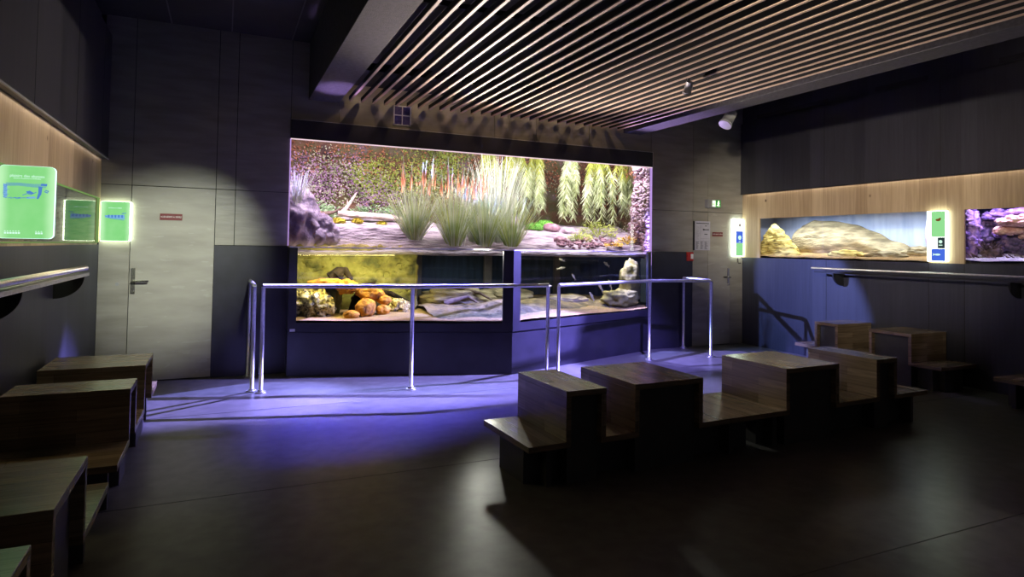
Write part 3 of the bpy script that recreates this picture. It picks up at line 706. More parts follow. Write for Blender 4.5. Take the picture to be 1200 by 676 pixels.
# ochre rock wall behind the left window
def backd(u, v):
    x = .70+u*1.64; z = .55+v*.93
    d = .06*noise.noise(Vector((x*1.6, z*1.6, 4)))+.022*noise.noise(Vector((x*7, z*9, 1)))+.014*noise.noise(Vector((x*22, z*26, 2)))
    return (x, 8.22+d, z)
o = grid(backd, 90, 60, 'rock_wall', M['ochrerock']); 
sm = o.modifiers.new('Solidify', 'SOLIDIFY'); sm.thickness = .06; sm.offset = 1
tag(o, 'ochre green rock wall behind the left tank window', 'rock wall')

def rock(c, rad, m, label, seed, amp=.3, freq=2, rot=0, sub=4, group='stones in the tank'):
    b = MB(); b.blob((0, 0, 0), rad, sub, amp, freq, seed, rot); o = b.build('rock', M[m]); o.location = c
    tag(o, label, 'rock', group); return o
rock((.97, 7.86, .76), (.24, .22, .20), 'crust', 'crusted yellow rock in the lower left corner of the tank', 1, .45, 3)
rock((1.15, 7.9, 1.03), (.22, .12, .05), 'orangerock', 'flat orange slab roofing the crusted rock', 2, .35, 2.5)
rock((1.22, 8.0, .83), (.13, .1, .22), 'greenrock', 'upright grey green stone under the orange slab', 3, .2, 2)
rock((1.38, 7.85, .98), (.13, .13, .09), 'orangerock', 'orange rock at the right end of the flat slab', 4, .35, 2.5)
rock((1.66, 7.85, .90), (.17, .12, .10), 'orangerock', 'long orange stone on top of the stone heap', 5, .22, 2)
rock((1.58, 7.72, .73), (.125, .11, .12), 'orangerock', 'rounded orange stone leaning in the middle of the heap', 6, .15, 1.6, .5)
rock((1.40, 7.64, .665), (.095, .08, .055), 'orangerock', 'small flat orange stone at the left foot of the heap', 7, .12, 1.6)
rock((1.80, 7.74, .70), (.085, .07, .07), 'orangerock', 'small orange stone at the right foot of the heap', 8, .15, 1.6)
rock((1.82, 7.78, .82), (.085, .07, .06), 'orangerock', 'small light stone lying on the right foot stone', 9, .15, 1.6)
rock((2.04, 7.92, .72), (.13, .09, .10), 'crust', 'pale crusted stone at the right end of the left backdrop', 10, .3, 2.5)
rock((5.60, 8.0, .96), (.16, .14, .36), 'ochrerock', 'tall ochre rock at the right end of the tank', 11, .35, 2.2)
rock((5.38, 7.9, .76), (.30, .15, .13), 'ochrerock', 'low ochre rock at the foot of the tall right rock', 12, .35, 2.5)
rock((4.6, 8.2, .72), (.4, .2, .09), 'tanrock', 'flat tan rock on the sand behind the right window', 13, .3, 2.5)
rock((3.0, 8.3, .78), (.55, .25, .15), 'tanrock', 'broad grey tan rock on the sand behind the left window', 14, .35, 2.2)
rock((3.75, 8.4, .78), (.35, .25, .14), 'tanrock', 'tan rock on the sand behind the corner post', 15, .35, 2.2)
# dark roots
def root(paths, name, m, label, cat, rr):
    b = MB()
    for p in paths: b.tube([Vector(q) for q in p], [rr*(1-.75*k/(len(p)-1)) for k in range(len(p))], 9)
    o = b.build(name, M[m]); tag(o, label, cat); return o
root([[(1.20, 8.0, 1.08), (1.3, 8.0, 1.17), (1.38, 7.98, 1.18), (1.46, 7.96, 1.06)], [(1.28, 7.95, 1.1), (1.36, 7.95, 1.18), (1.44, 7.95, 1.06)]], 'bog_root', 'root', 'dark arched root on top of the flat orange slab', 'root', .075)
root([[(1.48, 7.95, .66), (1.52, 7.95, .85), (1.6, 7.98, .98), (1.75, 8.0, 1.02)], [(1.5, 7.95, .8), (1.6, 8.0, .9), (1.95, 8.0, .88), (2.2, 8.0, .76)]], 'bog_root', 'root', 'dark branching root behind the orange stone heap', 'root', .07)
root([[(2.6, 8.2, .82), (2.9, 8.2, .93), (3.2, 8.1, .86), (3.45, 8.0, .72)], [(2.7, 8.1, .74), (3.0, 8.0, .82), (3.2, 8.0, .7)]], 'bog_root', 'darklog', 'brown sunken branch on the sand behind the left window', 'root', .04)

# fish in the right window
def fish(loc, rz, s, tilt, label):
    b = MB(); pts, rs = [], []
    for k in range(9):
        t = k/8; pts.append((t*s-s/2, 0, 0)); rs.append(s*.15*math.sin(PI*min(1, t*.92+.06))**.7+.001)
    b.tube(pts, rs, 10)
    for v in b.bm.verts: v.co.y *= .45
    o = b.build('fish', M['fish']); o.location = loc; o.rotation_euler = (0, tilt, rz)
    b = MB(); b.prism([(s*.44, 0), (s*.66, s*.16), (s*.6, 0), (s*.66, -s*.16)], -.002, .002, XZ); b.build('tail_fin', M['fish'], o)
    b = MB(); b.prism([(-s*.12, s*.12), (s*.02, s*.25), (s*.2, s*.09)], -.0015, .0015, XZ); b.build('dorsal_fin', M['fish'], o)
    tag(o, label, 'fish', 'small fish behind the right tank window')
for q, (loc, rz, s, tl, lb) in enumerate((((5.02, 7.75, 1.27), .3, .12, .5, 'small pale fish near the top of the right window, right of centre'),
        ((4.15, 7.5, 1.22), 2.8, .10, .2, 'small pale fish near the top of the right window, centre'),
        ((4.45, 7.7, 1.10), .2, .10, .9, 'slim pale fish hanging upright mid-water'),
        ((4.95, 7.8, .95), .4, .16, .8, 'yellowish fish diving beside the ochre rock'),
        ((5.15, 7.85, .98), .5, .15, .9, 'yellowish fish nearest the ochre rock'),
        ((4.75, 7.7, .82), .3, .14, .9, 'yellowish fish lowest of the diving ones'),
        ((3.95, 7.5, .98), 2.9, .10, .1, 'small fish alone over the sand left of the others'),
        ((4.2, 7.6, 1.33), .1, .08, .3, 'tiny fish just under the water surface'))): fish(loc, rz, s, tl, lb)

# ------------------------------------------------------------------ land part
def sm01(t): t = max(0, min(1, t)); return t*t*(3-2*t)
def land_h(x, y):
    t = (y-8.12)/1.1
    left = 1-sm01((x-2.1)/.5)
    steep = .30*sm01((y-8.13+.04*noise.noise(Vector((x*2, 0, 5))))/.20)+.15*sm01((y-8.4)/.8)
    plain = .10*sm01((y-8.13)/.12)+.33*sm01((y-8.15)/1.15)
    ridge = .045*noise.noise(Vector((x*1.3, y*4.5, 3)))+.022*noise.noise(Vector((x*3, y*9, 7)))+.012*noise.noise(Vector((x*9, y*20, 2)))
    dip = -.08*math.exp(-((x-3.4)/.6)**2)*sm01(t)
    return 1.42+steep*left+plain*(1-left)+(ridge+dip)*min(1, max(0, t)*5+.25)
def landf(u, v):
    x = .40+u*6.4; y = 8.10+v*v*.55+v*1.2
    return (x, y, land_h(x, y))
o = grid(landf, 200, 110, 'clay_bank', M['mud'])
sm = o.modifiers.new('Solidify', 'SOLIDIFY'); sm.thickness = .05; sm.offset = -1
tag(o, 'grey lilac clay bank sloping up behind the water', 'clay bank')

# curved backdrop
CP = [(.35, 8.6), (.45, 9.3), (.75, 9.6), (2.0, 9.68), (4.0, 9.68), (5.8, 9.60), (6.25, 9.35), (6.20, 8.95), (6.02, 8.5), (5.88, 7.84)]
def curve_at(t):
    n = len(CP)-1; k = min(int(t*n), n-1); f = t*n-k
    return Vector((CP[k][0]+(CP[k+1][0]-CP[k][0])*f, CP[k][1]+(CP[k+1][1]-CP[k][1])*f))
def normal_at(t):
    a, c = curve_at(max(0, t-.02)), curve_at(min(1, t+.02)); d = (c-a).normalized(); return Vector((d.y, -d.x))*-1
def bd(u, v):
    p = curve_at(u); n = normal_at(u); z = 1.35+v*1.98
    d = .18*noise.noise(Vector((p.x*1.6, p.y*1.6, z*1.8)))+.06*noise.noise(Vector((p.x*5, p.y*5, z*5)))
    k = min(1, (1-u)*12)
    return (p.x-n.x*d*k*.0+(-n.x)*d*k*-1, p.y+n.y*d*k, z)
def inward(t):
    n = normal_at(t); c = Vector((3.3, 8.3))-curve_at(t)
    return n if n.dot(c) > 0 else -n
def bd(u, v):
    p = curve_at(u); n = inward(u); z = 1.35+v*1.98
    d = .15*noise.noise(Vector((p.x*1.6, p.y*1.6, z*1.8)))+.06*noise.noise(Vector((p.x*5, p.y*5, z*5)))
    k = min(1, (1-u)*12+.15)
    return (p.x+n.x*d*k, p.y+n.y*d*k, z)
o = grid(bd, 220, 60, 'earth_backdrop', M['backdrop']); tag(o, 'curved brown mossy earth wall behind the land part', 'backdrop')

# creepers covering the backdrop: four leaf colours, uncountable
specs = [('russet_leaves', 'ivy1', 'russet leaf cover along the top and middle of the earth wall', 5200),
         ('green_creeper', 'ivy2', 'fresh green creeper on the earth wall behind the reeds', 5200),
         ('mauve_creeper', 'ivy3', 'mauve creeper leaves on the left of the earth wall', 3200),
         ('grey_green_creeper', 'ivy4', 'grey green creeper leaves over the lower earth wall', 4200)]
def weight(kind, x, z, u):
    n1 = noise.noise(Vector((x*1.1, z*1.4, kind*5.0)))
    if u > .80: return -1 if kind != 0 else (-.3 if z < 2.6 else .1)
    if kind == 0: return .25+1.1*(z-2.45)+n1*1.1-.04*abs(x-2.4)
    if kind == 1: return .35-abs(x-3.0)*.33-abs(z-2.55)*.7+n1*.9
    if kind == 2: return .35-abs(x-1.35)*.5-abs(z-2.45)*.45+n1*1.0
    return .25-(z-2.0)*.5-abs(x-2.2)*.15+n1*1.0
for ki, (nm, mk, lb, cnt) in enumerate(specs):
    b = MB(); made = 0; tries = 0
    while made < cnt and tries < 90000:
        tries += 1
        u, v = random.uniform(.03, .93), random.uniform(.12, .93)
        p = bd(u, v)
        if weight(ki, p[0], p[2], u) < random.uniform(-.15, .45): continue
        n = inward(u); nn = Vector((n.x, n.y, .3))
        q = Vector(p)+nn*random.uniform(.01, .09)
        d = Vector((random.uniform(-1, 1), random.uniform(-.5, .2), random.uniform(-1.2, .5)))
        L_ = random.uniform(.022, .048)
        b.leaf(q, d, (nn+Vector((random.uniform(-.7, .7), random.uniform(-.7, .7), random.uniform(-.3, .9)))).normalized(), L_, L_*.6); made += 1
    o = b.build(nm, M[mk]); tag(o, lb, 'creeper', kind='stuff')

# pebbled right end wall
b1, b2 = MB(), MB(); 
for k in range(1500):
    u = random.uniform(.79, .995); z = 1.42+random.random()**1.15*1.4
    wmax = .5 if z < 1.9 else .28
    if u < 1-.21*(1 if z < 1.75 else max(.45, 1-(z-1.75)*.9)): continue
    p = Vector(bd(u, (z-1.35)/1.98)); n = inward(u); s = random.uniform(.018, .04)
    (b1 if random.random() < (.8 if z > 1.9 else .35) else b2).blob(p+Vector((n.x, n.y, 0))*s*.3, (s, s, s*.75), 1, .15, 2, k)
o = b1.build('pebble_wall', M['cobble']); tag(o, 'pale lilac pebbles lining the right end wall', 'pebbles', kind='stuff')
o = b2.build('dark_pebbles', M['cobbled']); tag(o, 'mauve brown pebbles heaped at the right end of the land part', 'pebbles', kind='stuff')
b = MB()
for k in range(150):
    x = random.uniform(4.5, 5.6); y = random.uniform(8.2, 8.45)+random.uniform(0, .25)*(x-4.5); s = random.uniform(.018, .04)
    b.blob((x, y, land_h(x, y)+s*.4), (s, s, s*.6), 1, .2, 2, k)
o = b.build('gravel', M['cobbled']); tag(o, 'reddish gravel on the front of the right clay bank', 'gravel', kind='stuff')

# boulder left, stones right
b = MB(); b.blob((0, 0, 0), (.27, .26, .40), 5, .27, 1.7, 3); o = b.build('boulder', M['boulder']); o.location = (.82, 8.32, 1.80); tag(o, 'lilac grey boulder at the left end of the land part', 'boulder')
b = MB(); b.blob((0, 0, 0), (.20, .16, .24), 5, .28, 1.7, 9); o = b.build('boulder', M['boulder']); o.location = (1.13, 8.30, 1.62); tag(o, 'smaller lilac boulder leaning right of the big one', 'boulder')
def lstone(c, rad, m, seed, label):
    b = MB(); b.blob((0, 0, 0), rad, 3, .25, 2, seed); o = b.build('stone', M[m]); o.location = (c[0], c[1], land_h(*c)+rad[2]*.5); tag(o, label, 'stone', 'stones on the land part')
lstone((4.75, 8.95), (.15, .10, .08), 'cobbled', 21, 'reddish stone right of the green moss')
lstone((4.1, 9.1), (.16, .12, .14), 'cobbled', 22, 'mauve stone behind the tall grass')
lstone((4.62, 8.4), (.10, .08, .06), 'cobbled', 23, 'dark stone in the gravel at the front')
lstone((5.05, 8.9), (.12, .10, .06), 'cobble', 24, 'pale stone under the hanging leaves')

# driftwood
def g_at(x, y, dz=0): return (x, y, land_h(x, y)+dz)
r = empty('driftwood_log', (1.85, 8.9, land_h(1.85, 8.9)))
def rl(p): return (p[0]-1.85, p[1]-8.9, p[2]-land_h(1.85, 8.9))
b = MB(); b.tube([rl(p) for p in ((1.40, 8.86, 1.92), (1.6, 8.88, 1.905), (1.9, 8.9, 1.90), (2.1, 8.9, 1.885), (2.4, 8.9, 1.86))], [.035, .05, .045, .05, .02], 10); b.build('trunk', M['log'], r)
b = MB(); b.tube([rl(p) for p in ((1.46, 8.87, 1.92), (1.54, 8.87, 2.02), (1.62, 8.87, 2.15), (1.66, 8.87, 2.22))], [.03, .025, .016, .006], 8); b.tube([rl(p) for p in ((1.54, 8.87, 2.02), (1.53, 8.87, 2.12))], [.012, .004], 6); b.build('branch', M['log'], r)
tag(r, 'bleached driftwood log with an upright fork lying on the clay bank', 'log')
root([[(1.02, 8.75, 1.93), (1.2, 8.8, 1.90), (1.35, 8.85, 1.93), (1.46, 8.88, 1.985)]], 'driftwood_log', 'darklog', 'short brown driftwood piece left of the bleached log', 'log', .045)
def moss(x, y, s, m, label, grp):
    b = MB(); b.blob((0, 0, 0), (s, s*.8, s*.45), 3, .3, 4, int(x*100)); 
    for k in range(160):
        a, e = random.uniform(0, 2*PI), random.uniform(.1, PI/2); d = Vector((math.cos(a)*math.cos(e), math.sin(a)*math.cos(e), math.sin(e)))
        b.leaf((d.x*s*.95, d.y*s*.76, d.z*s*.43), d, Vector((0, 0, 1)) if abs(d.z) < .9 else Vector((1, 0, 0)), .022, .012)
    o = b.build('moss_cushion', M[m]); o.location = (x, y, land_h(x, y)+s*.15); tag(o, label, 'moss', grp)
for x, y, s, lb in ((1.10, 8.72, .10, 'yellow moss cushion nearest the boulder'), (1.40, 8.76, .10, 'yellow moss cushion at the joint of the two logs'), (1.66, 8.78, .08, 'flat yellow moss cushion in front of the log'), (2.0, 8.80, .07, 'yellow moss cushion at the right part of the log')): moss(x, y, s, 'moss', lb, 'yellow moss cushions')
for x, y, s, lb in ((4.45, 8.95, .15, 'green moss cushion, left of the two at the back'), (4.72, 9.1, .17, 'green moss cushion, right of the two at the back')): moss(x, y, s, 'greenmoss', lb, 'green moss cushions')

# low leafy plants
def bush(x, y, r_, h_, n, m, label, name='leafy_plant', grp='low leafy plants on the bank', L0=.06, dz=0):
    b = MB()
    for k in range(n):
        a = random.uniform(0, 2*PI); q = random.random()**.5
        p = Vector((math.cos(a)*r_*q, math.sin(a)*r_*q*.6, h_*random.random()*(1-q*.5)))
        d = Vector((math.cos(a), math.sin(a), random.uniform(-.2, .9)))
        b.leaf(p, d, Vector((random.uniform(-.4, .4), random.uniform(-.6, 0), 1)), random.uniform(.6, 1.3)*L0, L0*.45)
    for k in range(10):
        a = random.uniform(0, 2*PI); b.tube([(0, 0, -.03), (math.cos(a)*r_*.5, math.sin(a)*r_*.3, h_*.6)], .004, 5)
    o = b.build(name, M[m]); o.location = (x, y, land_h(x, y)+dz); tag(o, label, 'plant', grp)
bush(1.10, 9.05, .28, .26, 420, 'fern', 'mint green leafy plant behind the left boulder', L0=.07)
bush(1.45, 9.3, .2, .2, 200, 'fern', 'mint green leafy plant behind the log fork')
bush(1.95, 9.15, .30, .22, 340, 'fern', 'mint green plant behind the middle of the log')
bush(2.35, 9.2, .25, .26, 260, 'fern', 'mint green plant behind the right end of the log')
bush(5.5, 8.75, .34, .28, 480, 'reedyellow', 'yellow green fine plant before the pebble wall', L0=.05)
bush(5.05, 8.55, .2, .14, 200, 'reedyellow', 'low yellow green plant on the right clay bank', L0=.05)
bush(5.82, 8.38, .16, .13, 160, 'yellowflower', 'yellow flowering plant at the foot of the pebble wall', L0=.05, dz=.02)
bush(5.45, 8.22, .14, .08, 120, 'yellowflower', 'low orange yellow flowers at the front right', L0=.05)

# reed and grass clumps
def clump(x, y, h_, spread, n, mats, label, w=.009, name='reed_clump', z=None, seedy=None, cat='reed'):
    r = empty(name, (x, y, land_h(x, y)-.03 if z is None else z))
    for mi, (mk, share) in enumerate(mats):
        b = MB()
        for k in range(int(n*share)):
            a = random.uniform(0, 2*PI); q = random.random()**.6
            base = Vector((math.cos(a)*.09*q, math.sin(a)*.07*q, 0)); hh = h_*random.uniform(.65, 1.15)*(1-.12*q)
            tip = base+Vector((math.cos(a)*spread*q, math.sin(a)*spread*q*.7, hh))
            b.blade(base, tip, w*random.uniform(.7, 1.3), Vector((math.cos(a), math.sin(a), -.5))*spread*q*random.uniform(0, .35), 5)
        b.build('blades', M[mk], r)
    if seedy:
        b = MB(); b2 = MB()
        for (dx, dy, z0, z1) in seedy:
            b.tube([(dx*.4, dy, 0), (dx, dy, z1+.12)], [.004, .002], 5)
            b2.tube([(dx*.93, dy, z0), (dx*.95, dy, (z0+z1)/2), (dx, dy, z1)], [.007, .011, .004], 6)
        b.build('stalks', M['palegrass'], r); b2.build('seed_spikes', M['orange'], r)
    tag(r, label, cat); return r
def spikes(n, x0, x1, z0, z1): return [(random.uniform(x0, x1), random.uniform(-.1, .15), z0+random.uniform(-.06, .1), z1+random.uniform(-.15, .12)) for _ in range(n)]
clump(2.32, 8.25, .74, .34, 280, [('reed', .5), ('reedyellow', .35), ('palegrass', .55)], 'leftmost pale green reed clump at the water edge', seedy=spikes(22, -.22, .3, .66, .92))
clump(2.88, 8.25, .84, .33, 280, [('reed', .5), ('reedyellow', .35), ('palegrass', .55)], 'second pale green reed clump with orange spikes from the left', seedy=spikes(26, -.22, .36, .70, .98))
clump(3.32, 8.25, .84, .30, 250, [('reed', .5), ('reedyellow', .3), ('palegrass', .55)], 'third reed clump, beside the tallest grass', seedy=spikes(9, -.2, .1, .68, .95))
clump(3.74, 8.25, .76, .34, 260, [('reed', .4), ('reedyellow', .4), ('palegrass', .2)], 'rightmost reed clump with yellow green foot at the water edge')
clump(3.62, 8.5, 1.35, .42, 200, [('palegrass', 1.0)], 'tall silvery grass rising behind the reeds', w=.014, name='tall_grass', cat='grass')
clump(3.30, 8.5, 1.1, .30, 110, [('palegrass', 1.0)], 'mid-height silvery grass left of the tallest grass', w=.012, name='tall_grass', cat='grass')
clump(.78, 8.2, .50, .16, 130, [('palegrass', 1.0)], 'silvery grass tuft on top of the left boulder', w=.011, name='tall_grass', z=1.93, cat='grass')

# hanging leafy plants from the top
def hanging(x, y, z, L_, spread, n, mats, label):
    r = empty('hanging_plant', (x, y, z)); B = [MB() for _ in mats]; st = MB()
    for s in range(n):
        a = random.uniform(0, 2*PI); rr = spread*random.random()**.5
        top = Vector((math.cos(a)*rr*.5, math.sin(a)*rr*.35, 0)); ln = L_*random.uniform(.5, 1.0)
        mid = top+Vector((math.cos(a)*rr*.8, math.sin(a)*rr*.5, -ln*.45)); end = top+Vector((math.cos(a)*rr, math.sin(a)*rr*.6, -ln))
        pts = [top, top.lerp(mid, .5)+Vector((0, 0, .02)), mid, mid.lerp(end, .5), end]
        st.tube(pts, [.006, .005, .004, .003, .002], 5)
        m = int(ln/.022)
        for k in range(m):
            t = k/m*.98; seg = min(3, int(t*4)); f = t*4-seg; p = pts[seg].lerp(pts[seg+1], f)
            for sd in (-1, 1):
                az = random.uniform(-.9, .9); d = Vector((sd*math.cos(az), math.sin(az)*.8, -random.uniform(.7, 1.5)))
                mi = 0 if (z+p.z > z-.28+random.uniform(-.15, .15)) and len(mats) > 1 else len(mats)-1
                Lf = random.uniform(.09, .15)
                B[mi].blade(p, p+d.normalized()*Lf, .016, Vector((0, 0, -.03)), 3)
    st.build('stems', M['willow'], r)
    for bb, mk in zip(B, mats): bb.build('leaves', M[mk], r)
    tag(r, label, 'hanging plant', 'hanging leafy plants in the terrarium')
for (x, y, ln, sp, n, ms, lb) in (
        (3.70, 9.1, .75, .16, 7, ['willow', 'willowpale'], 'leftmost hanging leafy plant behind the tall grass'),
        (4.12, 9.0, .95, .20, 10, ['willow', 'willowpale'], 'hanging leafy plant just right of the tall grass'),
        (4.52, 8.95, .95, .18, 9, ['willow', 'willowpale'], 'third hanging leafy plant from the left'),
        (5.08, 8.9, .98, .17, 11, ['willowpale'], 'silver green hanging plant standing free in the middle'),
        (5.52, 8.85, 1.12, .22, 15, ['willow', 'willowpale'], 'largest hanging leafy plant, reaching lowest'),
        (5.98, 8.75, .90, .15, 11, ['willow', 'willowpale'], 'rightmost hanging leafy plant beside the pebble wall')):
    hanging(x, y, 3.02, ln+.1, sp, n, ms, lb)

# ------------------------------------------------------------------ tanks in the right wall
def wall_tank(y0, y1, z0, z1, dep, backm, sandm, label, e0=.06, e1=.6):
    r = empty('wall_aquarium', (XR, (y0+y1)/2, z0)); h = (y1-y0)/2; H = z1-z0
    b = MB(); b.box((dep, -h-e0, -.02), (dep+.02, h+e1, H+.15)); b.build('backdrop', M[backm], r)
    b = MB(); b.box((.02, -h-.02, -.04), (dep, h+e1, -.0)); b.build('tank_floor', M['black'], r)
    b = MB(); b.box((.02, h+e1, -.02), (dep, h+e1+.02, H+.15)); b.box((.02, -h-e0-.02, -.02), (dep, -h-e0, H+.15)); b.build('end_pane', M[backm], r)
    b = MB(); b.box((.0, -h, .0), (.008, h, H)); b.build('front_glass', M['glass'], r)
    b = MB(); b.box((.02, -h-e0, H+.15), (dep, h+e1, H+.17)); b.build('hood', M['void'], r)
    tag(r, label, 'aquarium')
    def sf(u, v):
        x = XR+.012+u*(dep-.03); y = y0-e0+.01+v*(y1-y0+e0+e1-.02)
        return (x, y, z0+.025+.10*u+.02*noise.noise(Vector((x*4, y*4, 0))))
    o = grid(sf, 14, 60, 'tank_sand', M[sandm]); return o
o = wall_tank(4.82, 7.44, 1.385, 2.0, .95, 'hazeblue', 'sand', 'long lit freshwater aquarium in the right wall near the corner'); tag(o, 'pale sand on the floor of the long right aquarium', 'sand', kind='stuff')
o = wall_tank(2.2, 4.42, 1.40, 2.0, .8, 'reefblue', 'greysand', 'violet lit reef aquarium cut off by the right picture edge', .3, .25); tag(o, 'white gravel on the floor of the violet reef aquarium', 'sand', kind='stuff')
def gold(u, v):
    """ribbed pyramid rock: a leaning cone with an angular outline"""
    a = u*2*PI; k = 1.15*(1-v)**.8
    q = 1+.16*math.cos(3*a+.6)+.10*noise.noise(Vector((math.cos(a)*2, math.sin(a)*2, v*3)))
    x = 8.02+.20*k*q*math.cos(a); y = 7.50-.16*(1-v)+.37*k*q*math.sin(a)
    z = 1.39+.56*v+.004*math.sin(v*38+a*2)+.03*noise.noise(Vector((x*9, y*9, v*8)))
    r_ = .018*noise.noise(Vector((x*14, y*14, z*14)))+.004*math.sin(v*46+5*noise.noise(Vector((a, v*3, 0))))
    return (x+r_*math.cos(a), y+r_*math.sin(a), z)
o = grid(gold, 90, 60, 'rock', M['goldrock']); tag(o, 'golden ribbed pyramid rock at the left of the long right aquarium', 'rock', 'rocks in the right aquariums')
def slab(u, v):
    y = 7.35-u*2.3; top = [(.0, .46), (.12, .52), (.30, .50), (.45, .42), (.6, .30), (.78, .16), (.9, .08), (1, .03)]
    for k in range(len(top)-1):
        if top[k][0] <= u <= top[k+1][0]: f = (u-top[k][0])/(top[k+1][0]-top[k][0]); tz = top[k][1]*(1-f)+top[k+1][1]*f
    x = 8.36-.16*math.sin(v*PI)+.06*noise.noise(Vector((y*2, v*3, 1)))-.05*math.sin(u*9)
    z = 1.40+tz*v*1.12+.03*noise.noise(Vector((y*4, v*5, 2)))
    return (x+v*.1, y, z)
o = grid(slab, 90, 30, 'rock_slab', M['tanrock']); sm = o.modifiers.new('Solidify', 'SOLIDIFY'); sm.thickness = .05; tag(o, 'long sloping tan rock slab in the long right aquarium', 'rock', 'rocks in the right aquariums')
def wr_rock(c, rad, m, seed, label, amp=.35, freq=2.5, sub=4):
    b = MB(); b.blob((0, 0, 0), rad, sub, amp, freq, seed); o = b.build('rock', M[m]); o.location = c; tag(o, label, 'rock', 'rocks in the right aquariums')
wr_rock((7.95, 6.15, 1.45), (.10, .28, .07), 'goldrock', 31, 'low golden rock on the sand, right of the pyramid rock')
wr_rock((7.98, 5.6, 1.45), (.10, .28, .06), 'tanrock', 32, 'low tan rock on the sand in the middle of the long aquarium')
wr_rock((8.2, 5.25, 1.50), (.12, .25, .08), 'tanrock', 33, 'grey tan rock near the right end of the long aquarium')
wr_rock((8.30, 5.10, 1.72), (.08, .16, .36), 'paleviolet', 34, 'pale violet rock pillar at the right end of the long aquarium', .2, 2)
# reef tank contents
M['reefrock'] = mat('dark violet reef rock', [(.02, .015, .05, 1), (.13, .09, .20, 1), (.26, .17, .26, 1)], .8, 12, bump=1, bscale=30)
def coral(c, rad, m, seed, label, knob=26):
    b = MB(); b.blob((0, 0, 0), rad, 4, .35, 3, seed)
    for k in range(knob):
        a, e = random.uniform(0, 2*PI), random.uniform(-.5, 1.3); d = Vector((math.cos(a)*math.cos(e)*rad[0], math.sin(a)*math.cos(e)*rad[1], math.sin(e)*rad[2]))
        s = random.uniform(.02, .045); b.blob(d, (s, s, s*.8), 2, .3, 3, k+seed)
    o = b.build('coral', M[m]); o.location = c; tag(o, label, 'coral', 'corals in the violet reef aquarium')
coral((8.05, 4.02, 1.87), (.14, .26, .06), 'coral1', 1, 'peach plate coral high up, left part')
coral((8.15, 3.66, 1.84), (.12, .22, .05), 'coral1', 2, 'peach plate coral high up, right part at picture edge')
coral((8.15, 4.22, 1.77), (.10, .13, .05), 'coral1', 3, 'small peach coral under the left plate coral')
coral((8.2, 3.8, 1.70), (.10, .12, .05), 'coral2', 4, 'violet coral in the middle of the reef')
coral((8.25, 4.35, 1.95), (.12, .2, .06), 'coral2', 5, 'violet coral under the water surface, top left')
coral((8.0, 4.56, 1.72), (.10, .09, .34), 'coral2', 6, 'violet encrusted pillar at the left end of the reef', 50)
coral((8.2, 3.95, 1.98), (.12, .3, .05), 'coral2', 7, 'violet coral ledge under the hood')
for k, (y, z, ry, rz_, mk) in enumerate(((4.58, 1.75, .08, .16, 'reefrock'), (4.48, 1.50, .14, .10, 'reefrock'), (4.25, 1.62, .16, .12, 'reefrock'), (4.0, 1.56, .18, .16, 'reefrock'), (3.7, 1.60, .2, .2, 'reefrock'),
        (4.35, 1.74, .12, .05, 'coral2'), (4.08, 1.72, .10, .05, 'coral1'), (3.85, 1.77, .12, .06, 'coral2'), (4.45, 1.88, .10, .05, 'reefrock'), (3.62, 1.68, .09, .05, 'coral1'), (4.2, 1.93, .09, .04, 'coral1'))):
    coral((8.30+.03*(k % 3), y, z), (.13, ry, rz_), mk, 40+k, ['dark violet reef rock at the far left floor', 'low violet reef rock right of the left one', 'violet reef rock behind the dark bushy coral', 'reef rock in the middle of the reef floor', 'large reef rock near the right picture edge', 'violet coral cushion, upper left of the bushy coral', 'peach coral cushion above the bushy coral', 'violet coral cushion under the right plate coral', 'dark reef ledge beside the left pillar', 'small peach coral near the right picture edge', 'small peach coral close under the surface'][k], 22)
b = MB()
for k in range(46):
    a = random.uniform(0, 2*PI); e = random.uniform(.1, 1.4); Lr = random.uniform(.09, .17)
    d = Vector((math.cos(a)*math.cos(e), math.sin(a)*math.cos(e)*1.2, math.sin(e)*.9)); p0 = Vector((0, 0, 0)); p1 = d*Lr*.5+Vector((random.uniform(-.02, .02), random.uniform(-.02, .02), 0)); p2 = d*Lr
    b.tube([p0, p1, p2], [.012, .01, .004], 6)
    b.tube([p1, p1+(d+Vector((random.uniform(-1, 1), random.uniform(-1, 1), .4)))*.03], [.008, .004], 5)
b.blob((0, 0, 0), (.08, .11, .07), 3, .4, 3, 4)
o = b.build('coral', M['coral3']); o.location = (7.98, 4.32, 1.52); tag(o, 'dark bushy coral on the reef floor', 'coral', 'corals in the violet reef aquarium')
b = MB()
for k in range(60):
    y = random.uniform(3.3, 4.65); x = random.uniform(7.8, 8.15); a = random.uniform(0, PI); l_ = random.uniform(.03, .08)
    b.tube([(x, y, 1.46), (x+math.cos(a)*l_, y+math.sin(a)*l_, 1.46+random.uniform(.01, .06))], [.009, .005], 6)
o = b.build('coral_rubble', M['coral3']); tag(o, 'broken coral rubble along the reef floor', 'rubble', kind='stuff')

# ------------------------------------------------------------------ lights
def area(loc, aim, size, power, col, sy=None, spread=None):
    l = bpy.data.lights.new('area', 'AREA'); l.energy = power; l.color = col; l.size = size
    if sy: l.shape = 'RECTANGLE'; l.size_y = sy
    if spread: l.spread = spread
    o = bpy.data.objects.new('lamp_light', l); COL.objects.link(o); o.location = loc
    o.rotation_euler = (Vector(aim)-Vector(loc)).to_track_quat('-Z', 'Y').to_euler(); return o
def spot(loc, aim, ang, power, col, blend=.3, rad=.03):
    l = bpy.data.lights.new('spot', 'SPOT'); l.energy = power; l.color = col; l.spot_size = math.radians(ang); l.spot_blend = blend; l.shadow_soft_size = rad
    o = bpy.data.objects.new('spot_light', l); COL.objects.link(o); o.location = loc
    o.rotation_euler = (Vector(aim)-Vector(loc)).to_track_quat('-Z', 'Y').to_euler(); return o
